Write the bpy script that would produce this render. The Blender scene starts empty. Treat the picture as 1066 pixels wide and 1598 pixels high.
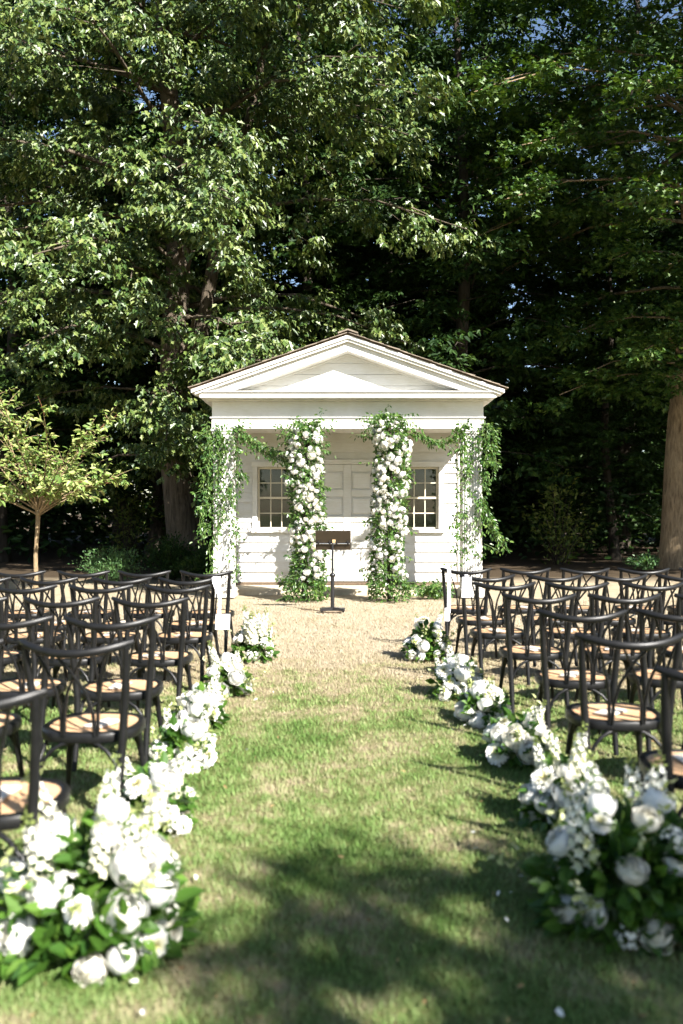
import bpy, bmesh, math, random
import numpy as np
from mathutils import Vector, Matrix

random.seed(7)
rng = np.random.default_rng(7)
R = math.radians
C = bpy.context.scene.collection
scene = bpy.context.scene

# ------------------------------------------------------------------ camera, sky, sun, exposure
EYE = 1.5
cam_d = bpy.data.cameras.new('camera')
cam = bpy.data.objects.new('camera', cam_d)
C.objects.link(cam)
cam.location = (0, 0, EYE)
cam.rotation_euler = (R(90), 0, 0)
cam_d.sensor_fit = 'HORIZONTAL'
cam_d.sensor_width = 24.0
cam_d.lens = 24.0 * 1300 / 1066
cam_d.clip_start = 0.05
cam_d.clip_end = 2000
cam_d.dof.use_dof = True
cam_d.dof.focus_distance = 14.3
cam_d.dof.aperture_fstop = 1.55
scene.camera = cam

SUN_DIR = Vector((-0.85, 1.0, -1.0)).normalized()     # the way the light travels
world = bpy.data.worlds.new('World')
scene.world = world
world.use_nodes = True
wn = world.node_tree.nodes
wl = world.node_tree.links
sky = wn.new('ShaderNodeTexSky')
sky.sky_type = 'NISHITA'
sky.sun_disc = False
sky.sun_elevation = math.asin(-SUN_DIR.z)
sky.sun_rotation = math.atan2(-SUN_DIR.x, -SUN_DIR.y)
sky.air_density = 1.0
sky.dust_density = 0.6
sky.ozone_density = 1.0
bg = wn['Background']
wl.new(sky.outputs[0], bg.inputs[0])
bg.inputs[1].default_value = 0.05

sun_d = bpy.data.lights.new('sun', 'SUN')
sun_d.energy = 5.0
sun_d.angle = R(0.53)
sun_d.color = (1.0, 0.955, 0.89)
sun = bpy.data.objects.new('sun', sun_d)
C.objects.link(sun)
sun.rotation_euler = SUN_DIR.to_track_quat('-Z', 'Y').to_euler()
sun.location = (12, -14, 16)

scene.view_settings.view_transform = 'Standard'
scene.view_settings.look = 'None'
scene.view_settings.gamma = 1.0
scene.view_settings.use_curve_mapping = False
scene.view_settings.exposure = 2.0
scene.render.engine = 'CYCLES'
scene.cycles.use_denoising = True
scene.cycles.max_bounces = 4
scene.cycles.diffuse_bounces = 2
scene.cycles.transmission_bounces = 3
scene.cycles.glossy_bounces = 2
scene.cycles.use_adaptive_sampling = True
scene.cycles.adaptive_threshold = 0.03
scene.cycles.transparent_max_bounces = 8
scene.cycles.caustics_reflective = False
scene.cycles.caustics_refractive = False

# ------------------------------------------------------------------ helpers
def tag(o, label=None, cat=None, group=None, kind=None):
    if label: o['label'] = label
    if cat: o['category'] = cat
    if group: o['group'] = group
    if kind: o['kind'] = kind
    return o

def empty(name, loc=(0, 0, 0), rz=0.0):
    o = bpy.data.objects.new(name, None)
    C.objects.link(o)
    o.location = loc
    o.rotation_euler = (0, 0, rz)
    o.empty_display_size = 0.1
    return o

def link_mesh(name, me, mat, parent=None):
    if mat is not None and len(me.materials) == 0:
        me.materials.append(mat)
    o = bpy.data.objects.new(name, me)
    C.objects.link(o)
    o.parent = parent
    return o

def copy_tree(o, parent=None):
    c = o.copy()
    C.objects.link(c)
    c.parent = parent
    for ch in list(o.children):
        copy_tree(ch, c)
    return c

class MB:
    """collects shapes that become ONE mesh object"""
    def __init__(s):
        s.v = []; s.f = []; s.smooth = []
    def add(s, vs, fs, smooth=False):
        n = len(s.v)
        s.v.extend([tuple(p) for p in vs])
        for f in fs:
            s.f.append(tuple(i + n for i in f)); s.smooth.append(smooth)
        return s
    def box(s, x0, x1, y0, y1, z0, z1):
        vs = [(x0, y0, z0), (x1, y0, z0), (x1, y1, z0), (x0, y1, z0), (x0, y0, z1), (x1, y0, z1), (x1, y1, z1), (x0, y1, z1)]
        fs = [(0, 3, 2, 1), (4, 5, 6, 7), (0, 1, 5, 4), (1, 2, 6, 5), (2, 3, 7, 6), (3, 0, 4, 7)]
        return s.add(vs, fs)
    def prism_xz(s, poly, y0, y1):
        """polygon in x,z (counter-clockwise seen from -y) pushed from y0 to y1"""
        n = len(poly)
        vs = [(x, y0, z) for x, z in poly] + [(x, y1, z) for x, z in poly]
        fs = [tuple(range(n)), tuple(range(2 * n - 1, n - 1, -1))]
        for i in range(n):
            j = (i + 1) % n
            fs.append((i, i + n, j + n, j))
        return s.add(vs, fs)
    def prism_yz(s, poly, x0, x1):
        n = len(poly)
        vs = [(x0, y, z) for y, z in poly] + [(x1, y, z) for y, z in poly]
        fs = [tuple(range(n - 1, -1, -1)), tuple(range(n, 2 * n))]
        for i in range(n):
            j = (i + 1) % n
            fs.append((i, j, j + n, i + n))
        return s.add(vs, fs)
    def tube(s, pts, radii, n=8, flat=1.0, cap=True, up=None):
        """swept tube; flat squeezes the section across the 'side' axis"""
        pts = [Vector(p) for p in pts]
        m = len(pts)
        if not hasattr(radii, '__len__'): radii = [radii] * m
        vs = []; prev = None
        for i, p in enumerate(pts):
            t = (pts[min(i + 1, m - 1)] - pts[max(i - 1, 0)])
            t = t.normalized() if t.length > 1e-9 else Vector((0, 0, 1))
            if prev is None:
                ref = Vector(up) if up else (Vector((0, 0, 1)) if abs(t.z) < 0.9 else Vector((1, 0, 0)))
            else:
                ref = prev
            a = (ref - t * ref.dot(t))
            if a.length < 1e-6: a = t.orthogonal()
            a.normalize(); prev = a
            b = t.cross(a)
            for k in range(n):
                w = 2 * math.pi * k / n
                vs.append(p + a * (math.cos(w) * radii[i]) + b * (math.sin(w) * radii[i] * flat))
        fs = []
        for i in range(m - 1):
            for k in range(n):
                k2 = (k + 1) % n
                fs.append((i * n + k, i * n + k2, (i + 1) * n + k2, (i + 1) * n + k))
        s.add(vs, fs, True)
        if cap:
            s.add([vs[k] for k in range(n)], [tuple(range(n - 1, -1, -1))])
            s.add([vs[(m - 1) * n + k] for k in range(n)], [tuple(range(n))])
        return s
    def mesh(s, name):
        me = bpy.data.meshes.new(name)
        me.from_pydata(s.v, [], s.f)
        me.polygons.foreach_set('use_smooth', s.smooth)
        me.update()
        return me
    def build(s, name, mat, parent=None, bevel=0.0):
        me = s.mesh(name)
        if bevel:
            bm = bmesh.new(); bm.from_mesh(me)
            bmesh.ops.remove_doubles(bm, verts=bm.verts, dist=1e-5)
            bmesh.ops.bevel(bm, geom=[e for e in bm.edges if e.calc_face_angle(0) > 0.6], offset=bevel, segments=1, affect='EDGES')
            bm.to_mesh(me); bm.free()
        return link_mesh(name, me, mat, parent)

# ------------------------------------------------------------------ materials
def mat_new(name):
    m = bpy.data.materials.new(name)
    m.use_nodes = True
    nt = m.node_tree
    p = nt.nodes['Principled BSDF']
    return m, nt, p

def ramp(nt, stops, fac=None):
    r = nt.nodes.new('ShaderNodeValToRGB')
    el = r.color_ramp.elements
    while len(el) < len(stops): el.new(0.5)
    for e, (pos, col) in zip(el, stops):
        e.position = pos; e.color = (*col, 1)
    if fac is not None: nt.links.new(fac, r.inputs[0])
    return r

def noise(nt, scale, detail=3, rough=0.55, vec=None, dist=0.0):
    n = nt.nodes.new('ShaderNodeTexNoise')
    n.inputs['Scale'].default_value = scale
    n.inputs['Detail'].default_value = detail
    n.inputs['Roughness'].default_value = rough
    n.inputs['Distortion'].default_value = dist
    if vec is not None: nt.links.new(vec, n.inputs['Vector'])
    return n

def bump(nt, p, height, strength=0.3, dist=0.01):
    b = nt.nodes.new('ShaderNodeBump')
    b.inputs['Strength'].default_value = strength
    b.inputs['Distance'].default_value = dist
    nt.links.new(height, b.inputs['Height'])
    nt.links.new(b.outputs[0], p.inputs['Normal'])

def plain(name, col, rough=0.5, var=0.12, scale=30, spec=0.5, bumps=0.0, metal=0.0):
    m, nt, p = mat_new(name)
    tc = nt.nodes.new('ShaderNodeTexCoord')
    n = noise(nt, scale, 4, 0.6, tc.outputs['Object'])
    a = tuple(c * (1 - var) for c in col); b = tuple(min(1, c * (1 + var)) for c in col)
    r = ramp(nt, [(0.3, a), (0.7, b)], n.outputs[0])
    nt.links.new(r.outputs[0], p.inputs['Base Color'])
    p.inputs['Roughness'].default_value = rough
    p.inputs['Specular IOR Level'].default_value = spec
    p.inputs['Metallic'].default_value = metal
    if bumps: bump(nt, p, n.outputs[0], bumps, 0.005)
    return m

def paint_white(name, col=(0.66, 0.65, 0.625)):
    m, nt, p = mat_new(name)
    g = nt.nodes.new('ShaderNodeNewGeometry')
    n1 = noise(nt, 1.7, 5, 0.65, g.outputs['Position'])
    mp = nt.nodes.new('ShaderNodeMapping'); mp.inputs['Scale'].default_value = (3, 3, 40)
    nt.links.new(g.outputs['Position'], mp.inputs[0])
    n2 = noise(nt, 2.5, 4, 0.6, mp.outputs[0])
    mx = nt.nodes.new('ShaderNodeMath'); mx.operation = 'MULTIPLY'
    nt.links.new(n1.outputs[0], mx.inputs[0]); nt.links.new(n2.outputs[0], mx.inputs[1])
    dirty = tuple(c * k for c, k in zip(col, (0.86, 0.84, 0.79)))
    r = ramp(nt, [(0.12, dirty), (0.32, col)], mx.outputs[0])
    sepz = nt.nodes.new('ShaderNodeSeparateXYZ'); nt.links.new(g.outputs['Position'], sepz.inputs[0])
    sp = nt.nodes.new('ShaderNodeMapRange'); nt.links.new(sepz.outputs['Z'], sp.inputs[0])
    sp.inputs[1].default_value = 0.05; sp.inputs[2].default_value = 0.55; sp.inputs[3].default_value = 0.85; sp.inputs[4].default_value = 0.0
    n4 = noise(nt, 6, 5, 0.7, g.outputs['Position'])
    m4 = nt.nodes.new('ShaderNodeMath'); m4.operation = 'MULTIPLY'
    nt.links.new(sp.outputs[0], m4.inputs[0]); nt.links.new(n4.outputs[0], m4.inputs[1])
    mixd = nt.nodes.new('ShaderNodeMix'); mixd.data_type = 'RGBA'
    nt.links.new(m4.outputs[0], mixd.inputs[0]); nt.links.new(r.outputs[0], mixd.inputs[6])
    mixd.inputs[7].default_value = (0.36, 0.31, 0.22, 1)
    nt.links.new(mixd.outputs[2], p.inputs['Base Color'])
    p.inputs['Roughness'].default_value = 0.55
    p.inputs['Specular IOR Level'].default_value = 0.3
    bump(nt, p, n2.outputs[0], 0.12, 0.004)
    return m

def leaf_mat(name, cols, trans=0.3, rough=0.42, spec=0.5, tcol=None):
    m, nt, p = mat_new(name)
    at = nt.nodes.new('ShaderNodeAttribute'); at.attribute_name = 'rnd'
    k = len(cols)
    r = ramp(nt, [(i / (k - 1), c) for i, c in enumerate(cols)], at.outputs['Fac'])
    nt.links.new(r.outputs[0], p.inputs['Base Color'])
    p.inputs['Roughness'].default_value = rough
    p.inputs['Specular IOR Level'].default_value = spec
    tr = nt.nodes.new('ShaderNodeBsdfTranslucent')
    mul = nt.nodes.new('ShaderNodeMix'); mul.data_type = 'RGBA'; mul.blend_type = 'MULTIPLY'
    mul.inputs[0].default_value = 1.0
    nt.links.new(r.outputs[0], mul.inputs[6])
    mul.inputs[7].default_value = (*(tcol or (1.6, 1.5, 0.6)), 1)
    nt.links.new(mul.outputs[2], tr.inputs['Color'])
    mix = nt.nodes.new('ShaderNodeMixShader'); mix.inputs[0].default_value = trans
    nt.links.new(p.outputs[0], mix.inputs[1]); nt.links.new(tr.outputs[0], mix.inputs[2])
    nt.links.new(mix.outputs[0], nt.nodes['Material Output'].inputs['Surface'])
    return m

def petal_mat(name, col, deep):
    m, nt, p = mat_new(name)
    tc = nt.nodes.new('ShaderNodeTexCoord')
    ln = nt.nodes.new('ShaderNodeVectorMath'); ln.operation = 'LENGTH'
    nt.links.new(tc.outputs['Object'], ln.inputs[0])
    n = noise(nt, 9, 3, 0.6, tc.outputs['Object'])
    ad = nt.nodes.new('ShaderNodeMath'); ad.operation = 'MULTIPLY_ADD'
    nt.links.new(n.outputs[0], ad.inputs[0]); ad.inputs[1].default_value = 0.3
    nt.links.new(ln.outputs['Value'], ad.inputs[2])
    r = ramp(nt, [(0.4, deep), (0.95, col)], ad.outputs[0])
    nt.links.new(r.outputs[0], p.inputs['Base Color'])
    p.inputs['Roughness'].default_value = 0.6
    p.inputs['Specular IOR Level'].default_value = 0.2
    tr = nt.nodes.new('ShaderNodeBsdfTranslucent')
    nt.links.new(r.outputs[0], tr.inputs['Color'])
    mix = nt.nodes.new('ShaderNodeMixShader'); mix.inputs[0].default_value = 0.28
    nt.links.new(p.outputs[0], mix.inputs[1]); nt.links.new(tr.outputs[0], mix.inputs[2])
    nt.links.new(mix.outputs[0], nt.nodes['Material Output'].inputs['Surface'])
    return m

def bark_mat(name, dark, light, scale=1.0):
    m, nt, p = mat_new(name)
    g = nt.nodes.new('ShaderNodeNewGeometry')
    mp = nt.nodes.new('ShaderNodeMapping'); mp.inputs['Scale'].default_value = (14 * scale, 14 * scale, 2.2 * scale)
    nt.links.new(g.outputs['Position'], mp.inputs[0])
    n1 = noise(nt, 1.0, 5, 0.65, mp.outputs[0], 0.6)
    n2 = noise(nt, 0.9, 3, 0.5, g.outputs['Position'])
    mx = nt.nodes.new('ShaderNodeMath'); mx.operation = 'MULTIPLY_ADD'
    nt.links.new(n2.outputs[0], mx.inputs[0]); mx.inputs[1].default_value = 0.5
    nt.links.new(n1.outputs[0], mx.inputs[2])
    r = ramp(nt, [(0.5, dark), (0.95, light)], mx.outputs[0])
    nt.links.new(r.outputs[0], p.inputs['Base Color'])
    p.inputs['Roughness'].default_value = 0.9
    p.inputs['Specular IOR Level'].default_value = 0.15
    bump(nt, p, n1.outputs[0], 0.9, 0.04)
    return m

def turf_colour(nt):
    """grass and straw patches by place on the ground: shared by the soil sheet and the blades"""
    g = nt.nodes.new('ShaderNodeNewGeometry')
    sep = nt.nodes.new('ShaderNodeSeparateXYZ')
    nt.links.new(g.outputs['Position'], sep.inputs[0])
    flat = nt.nodes.new('ShaderNodeCombineXYZ')
    nt.links.new(sep.outputs['X'], flat.inputs['X']); nt.links.new(sep.outputs['Y'], flat.inputs['Y'])
    n1 = noise(nt, 1.5, 5, 0.62, flat.outputs[0], 0.4)
    n2 = noise(nt, 7.0, 4, 0.6, flat.outputs[0])
    n3 = noise(nt, 0.35, 2, 0.5, flat.outputs[0])
    # dry towards the house
    dry = nt.nodes.new('ShaderNodeMapRange'); dry.interpolation_type = 'SMOOTHSTEP'
    nt.links.new(sep.outputs['Y'], dry.inputs[0])
    dry.inputs[1].default_value = 5.2; dry.inputs[2].default_value = 10.6
    dry.inputs[3].default_value = -0.09; dry.inputs[4].default_value = 0.30
    a = nt.nodes.new('ShaderNodeMath'); a.operation = 'MULTIPLY_ADD'
    nt.links.new(n1.outputs[0], a.inputs[0]); a.inputs[1].default_value = 0.84
    nt.links.new(dry.outputs[0], a.inputs[2])
    b = nt.nodes.new('ShaderNodeMath'); b.operation = 'MULTIPLY_ADD'
    nt.links.new(n2.outputs[0], b.inputs[0]); b.inputs[1].default_value = 0.42
    nt.links.new(a.outputs[0], b.inputs[2])
    # the wood floor behind the house
    wood = nt.nodes.new('ShaderNodeMapRange')
    nt.links.new(sep.outputs['Y'], wood.inputs[0])
    wood.inputs[1].default_value = 17.5; wood.inputs[2].default_value = 19.5
    return b.outputs[0], n2.outputs[0], wood.outputs[0], n3.outputs[0]

def lawn_material():
    m, nt, p = mat_new('lawn_soil')
    f, fine, wood, n3 = turf_colour(nt)
    r = ramp(nt, [(0.42, (0.07, 0.10, 0.026)), (0.56, (0.14, 0.15, 0.055)), (0.69, (0.26, 0.21, 0.13)), (0.95, (0.345, 0.288, 0.20))], f)
    mx = nt.nodes.new('ShaderNodeMix'); mx.data_type = 'RGBA'
    nt.links.new(wood, mx.inputs[0]); nt.links.new(r.outputs[0], mx.inputs[6])
    mx.inputs[7].default_value = (0.055, 0.04, 0.025, 1)
    nt.links.new(mx.outputs[2], p.inputs['Base Color'])
    p.inputs['Roughness'].default_value = 0.95
    p.inputs['Specular IOR Level'].default_value = 0.1
    g = nt.nodes.new('ShaderNodeNewGeometry')
    nb = noise(nt, 45, 4, 0.7, g.outputs['Position'])
    bump(nt, p, nb.outputs[0], 0.8, 0.03)
    return m

def blade_material():
    m, nt, p = mat_new('grass_blades')
    f, fine, wood, n3 = turf_colour(nt)
    at = nt.nodes.new('ShaderNodeAttribute'); at.attribute_name = 'rnd'
    ad = nt.nodes.new('ShaderNodeMath'); ad.operation = 'MULTIPLY_ADD'
    nt.links.new(at.outputs['Fac'], ad.inputs[0]); ad.inputs[1].default_value = 0.16
    nt.links.new(f, ad.inputs[2])
    r = ramp(nt, [(0.45, (0.085, 0.165, 0.032)), (0.62, (0.18, 0.262, 0.08)), (0.77, (0.33, 0.295, 0.17)), (0.98, (0.385, 0.325, 0.235))], ad.outputs[0])
    nt.links.new(r.outputs[0], p.inputs['Base Color'])
    p.inputs['Roughness'].default_value = 0.6
    p.inputs['Specular IOR Level'].default_value = 0.25
    tr = nt.nodes.new('ShaderNodeBsdfTranslucent')
    nt.links.new(r.outputs[0], tr.inputs['Color'])
    mix = nt.nodes.new('ShaderNodeMixShader'); mix.inputs[0].default_value = 0.3
    nt.links.new(p.outputs[0], mix.inputs[1]); nt.links.new(tr.outputs[0], mix.inputs[2])
    nt.links.new(mix.outputs[0], nt.nodes['Material Output'].inputs['Surface'])
    return m

def cane_material():
    m, nt, p = mat_new('woven_cane')
    tc = nt.nodes.new('ShaderNodeTexCoord')
    def wave(dirn):
        w = nt.nodes.new('ShaderNodeTexWave'); w.bands_direction = dirn
        w.inputs['Scale'].default_value = 28; w.inputs['Distortion'].default_value = 1.5
        w.inputs['Detail Scale'].default_value = 3
        nt.links.new(tc.outputs['Object'], w.inputs['Vector'])
        return w
    a, b = wave('X'), wave('Y')
    mx = nt.nodes.new('ShaderNodeMath'); mx.operation = 'MULTIPLY'
    nt.links.new(a.outputs['Fac'], mx.inputs[0]); nt.links.new(b.outputs['Fac'], mx.inputs[1])
    n = noise(nt, 8, 3, 0.6, tc.outputs['Object'])
    ad = nt.nodes.new('ShaderNodeMath'); ad.operation = 'MULTIPLY_ADD'
    nt.links.new(mx.outputs[0], ad.inputs[0]); ad.inputs[1].default_value = 0.35
    nt.links.new(n.outputs[0], ad.inputs[2])
    r = ramp(nt, [(0.35, (0.42, 0.25, 0.13)), (0.85, (0.62, 0.40, 0.225))], ad.outputs[0])
    nt.links.new(r.outputs[0], p.inputs['Base Color'])
    p.inputs['Roughness'].default_value = 0.5
    bump(nt, p, mx.outputs[0], 0.4, 0.003)
    return m

def shingle_material():
    m, nt, p = mat_new('weathered_shingle')
    oi = nt.nodes.new('ShaderNodeObjectInfo')
    g = nt.nodes.new('ShaderNodeNewGeometry')
    n = noise(nt, 14, 4, 0.6, g.outputs['Position'])
    ad = nt.nodes.new('ShaderNodeMath'); ad.operation = 'MULTIPLY_ADD'
    nt.links.new(oi.outputs['Random'], ad.inputs[0]); ad.inputs[1].default_value = 0.5
    nt.links.new(n.outputs[0], ad.inputs[2])
    r = ramp(nt, [(0.35, (0.07, 0.055, 0.042)), (0.65, (0.13, 0.102, 0.075)), (1.0, (0.21, 0.17, 0.13))], ad.outputs[0])
    nt.links.new(r.outputs[0], p.inputs['Base Color'])
    p.inputs['Roughness'].default_value = 0.85
    return m

def glass_material():
    m, nt, p = mat_new('window_glass')
    nt.nodes.remove(p)
    tr = nt.nodes.new('ShaderNodeBsdfTransparent'); tr.inputs[0].default_value = (0.82, 0.85, 0.84, 1)
    gl = nt.nodes.new('ShaderNodeBsdfGlossy'); gl.inputs['Roughness'].default_value = 0.03
    fr = nt.nodes.new('ShaderNodeFresnel'); fr.inputs[0].default_value = 1.5
    mix = nt.nodes.new('ShaderNodeMixShader')
    nt.links.new(fr.outputs[0], mix.inputs[0]); nt.links.new(tr.outputs[0], mix.inputs[1]); nt.links.new(gl.outputs[0], mix.inputs[2])
    nt.links.new(mix.outputs[0], nt.nodes['Material Output'].inputs['Surface'])
    return m

M = dict(
    white=paint_white('white_paint'),
    sash=plain('cream_sash_paint', (0.58, 0.52, 0.40), 0.5, 0.08, 20),
    blind=plain('grey_blind', (0.085, 0.085, 0.075), 0.8, 0.12, 6),
    dim=plain('dim_interior', (0.06, 0.055, 0.05), 0.9, 0.1, 4),
    glass=glass_material(),
    shingle=shingle_material(),
    timber=plain('weathered_sill_timber', (0.10, 0.07, 0.045), 0.8, 0.25, 18, 0.3, 0.3),
    stone=plain('pale_step_stone', (0.42, 0.36, 0.265), 0.9, 0.15, 7, 0.2, 0.5),
    black=plain('black_chair_wood', (0.007, 0.007, 0.0072), 0.4, 0.35, 16, 0.3, 0.08),
    cane=cane_material(),
    lawn=lawn_material(),
    blades=blade_material(),
    bark=bark_mat('oak_bark', (0.022, 0.017, 0.012), (0.14, 0.113, 0.082)),
    bark2=bark_mat('brown_bark', (0.07, 0.05, 0.03), (0.30, 0.225, 0.14), 1.3),
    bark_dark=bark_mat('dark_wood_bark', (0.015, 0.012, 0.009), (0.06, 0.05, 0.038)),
    bark_pale=bark_mat('young_bark', (0.14, 0.10, 0.06), (0.32, 0.24, 0.14), 3.0),
    twig_red=plain('reddish_twig', (0.20, 0.075, 0.04), 0.7, 0.2, 20),
    oak=leaf_mat('oak_leaf', [(0.020, 0.050, 0.009), (0.046, 0.088, 0.014), (0.086, 0.130, 0.025), (0.155, 0.19, 0.052)], 0.13, 0.46, 0.6),
    maple=leaf_mat('maple_leaf', [(0.020, 0.056, 0.009), (0.042, 0.092, 0.013), (0.085, 0.14, 0.024)], 0.18, 0.5, 0.35),
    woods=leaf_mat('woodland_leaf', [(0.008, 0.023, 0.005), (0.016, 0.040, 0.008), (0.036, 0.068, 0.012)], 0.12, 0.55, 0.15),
    under=leaf_mat('understory_leaf', [(0.06, 0.105, 0.018), (0.10, 0.14, 0.026), (0.15, 0.165, 0.035)], 0.35, 0.5, 0.3),
    cherry=leaf_mat('young_tree_leaf', [(0.075, 0.14, 0.03), (0.15, 0.225, 0.05), (0.235, 0.295, 0.085), (0.31, 0.33, 0.12)], 0.25, 0.5, 0.35, (1.4, 1.3, 0.6)),
    box=leaf_mat('boxwood_leaf', [(0.035, 0.09, 0.03), (0.065, 0.14, 0.045), (0.10, 0.19, 0.06)], 0.25, 0.45, 0.4),
    smilax=leaf_mat('smilax_leaf', [(0.022, 0.062, 0.012), (0.045, 0.105, 0.02), (0.075, 0.15, 0.03), (0.13, 0.20, 0.05)], 0.3, 0.35, 0.5),
    filler=leaf_mat('filler_leaf', [(0.02, 0.06, 0.010), (0.045, 0.11, 0.015), (0.10, 0.19, 0.028)], 0.35, 0.4, 0.45),
    bud=leaf_mat('green_bud', [(0.22, 0.27, 0.08), (0.36, 0.40, 0.17), (0.62, 0.62, 0.42)], 0.3, 0.6, 0.2, (1.2, 1.2, 0.8)),
    stem=plain('green_stem', (0.075, 0.12, 0.03), 0.6, 0.2, 20),
    rose=petal_mat('white_petal', (0.83, 0.825, 0.78), (0.76, 0.72, 0.54)),
    rose_cream=petal_mat('cream_petal', (0.82, 0.80, 0.71), (0.76, 0.70, 0.48)),
    mum=petal_mat('white_mum_petal', (0.82, 0.81, 0.76), (0.62, 0.58, 0.22)),
    floret=petal_mat('small_white_petal', (0.80, 0.79, 0.71), (0.66, 0.66, 0.44)),
    desk=plain('brown_black_desk', (0.022, 0.015, 0.008), 0.45, 0.2, 12, 0.5),
    metal=plain('black_metal', (0.012, 0.012, 0.013), 0.35, 0.2, 20, 0.5),
    chrome=plain('bright_metal', (0.62, 0.62, 0.62), 0.25, 0.08, 20, 0.5, 0.0, 1.0),
    block=plain('pale_wood_block', (0.52, 0.36, 0.19), 0.6, 0.1, 20),
    paper=plain('white_card', (0.84, 0.83, 0.84), 0.6, 0.02, 10),
    ribbon=plain('white_ribbon', (0.84, 0.83, 0.86), 0.45, 0.03, 10),
    program=plain('cream_card', (0.74, 0.66, 0.56), 0.6, 0.04, 10),
    cable=plain('brown_cable', (0.10, 0.055, 0.03), 0.6, 0.1, 10),
)

# ------------------------------------------------------------------ leaves in bulk
def half_leaf(profile, fold, droop):
    """left and right halves of a leaf, length 1 along +y, triangulated"""
    vs = []; tris = []
    for sgn in (1, -1):
        poly = [(0, 0)] + [(sgn * w, t) for t, w in profile] + [(0, 1.0)]
        bm = bmesh.new()
        bv = [bm.verts.new((x, y, 0)) for x, y in poly]
        f = bm.faces.new(bv)
        bmesh.ops.triangulate(bm, faces=[f])
        bm.verts.index_update()
        n0 = len(vs)
        for v in bm.verts:
            x, y = v.co.x, v.co.y
            vs.append((x, y, fold * abs(x) - droop * y * y))
        for fc in bm.faces:
            ids = [v.index + n0 for v in fc.verts]
            tris.append(tuple(ids) if fc.normal.z * 1 > -2 else tuple(ids))
        bm.free()
    return np.array(vs, float), np.array(tris, int)

LEAF = dict(
    oak=half_leaf([(0.24, 0.22), (0.36, 0.10), (0.56, 0.33), (0.70, 0.12)], 0.35, 0.16),
    maple=half_leaf([(0.08, 0.10), (0.12, 0.42), (0.34, 0.17), (0.55, 0.46), (0.56, 0.15)], 0.25, 0.12),
    ell=half_leaf([(0.25, 0.22), (0.62, 0.20)], 0.35, 0.14),
    wide=half_leaf([(0.18, 0.24), (0.5, 0.30), (0.8, 0.17)], 0.3, 0.2),
    dia=half_leaf([(0.45, 0.27)], 0.3, 0.0),
)

def norm(a):
    return a / np.maximum(np.linalg.norm(a, axis=-1, keepdims=True), 1e-9)

def leaf_mesh(name, tmpl, pos, axis, nrm, scale, rnd=None):
    tv, tt = tmpl
    N = len(pos); V = len(tv)
    y = norm(axis)
    x = norm(np.cross(y, nrm))
    z = np.cross(x, y)
    sc = np.asarray(scale).reshape(-1, 1, 1) if np.ndim(scale) else scale
    P = (tv[None, :, 0:1] * x[:, None, :] + tv[None, :, 1:2] * y[:, None, :] + tv[None, :, 2:3] * z[:, None, :]) * sc + pos[:, None, :]
    T = (tt[None] + (np.arange(N) * V)[:, None, None]).reshape(-1, 3)
    me = bpy.data.meshes.new(name)
    me.vertices.add(N * V)
    me.vertices.foreach_set('co', P.reshape(-1).astype(np.float32))
    me.loops.add(len(T) * 3)
    me.loops.foreach_set('vertex_index', T.reshape(-1).astype(np.int32))
    me.polygons.add(len(T))
    me.polygons.foreach_set('loop_start', (np.arange(len(T)) * 3).astype(np.int32))
    if rnd is None: rnd = rng.random(N)
    at = me.attributes.new('rnd', 'FLOAT', 'POINT')
    at.data.foreach_set('value', np.repeat(rnd, V).astype(np.float32))
    me.update()
    me.validate()
    return me

def spray_leaves(P, O, twigs, leaves, tl, spread, drop, side, jit=0.35, rise=0.1, sunward=0.0):
    """P: spray feet, O: outward directions -> leaf feet, axes, normals"""
    S = len(P)
    ang = (np.linspace(-1, 1, twigs)[None] + rng.normal(0, 0.18, (S, twigs))) * spread
    ca, sa = np.cos(ang), np.sin(ang)
    d = np.stack([O[:, None, 0] * ca - O[:, None, 1] * sa, O[:, None, 0] * sa + O[:, None, 1] * ca, O[:, None, 2] + rng.normal(rise, 0.22, (S, twigs))], -1)
    d = norm(d)
    L = tl * rng.uniform(0.55, 1.15, (S, twigs))
    t = np.linspace(0.22, 1.0, leaves)[None, None] + rng.normal(0, 0.05, (S, twigs, leaves))
    lf = P[:, None, None] + d[:, :, None] * (L[:, :, None, None] * t[..., None])
    lf[..., 2] -= drop * 0.25 * (t * L[:, :, None]) ** 2
    lf = lf + rng.normal(0, 0.03, lf.shape)
    sd = np.cross(d, np.array([0, 0, 1.0]))
    alt = np.where(np.arange(leaves) % 2 == 0, 1.0, -1.0)[None, None, :, None] * side
    ax = d[:, :, None] * 0.6 + sd[:, :, None] * alt + np.array([0, 0, -drop]) + rng.normal(0, jit, lf.shape)
    nn = np.array([0, 0, 1.0]) * 0.7 + d[:, :, None] * drop * 0.8 - np.array(SUN_DIR) * sunward + rng.normal(0, 0.38, lf.shape)
    return lf.reshape(-1, 3), norm(ax.reshape(-1, 3)), norm(nn.reshape(-1, 3))

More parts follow.
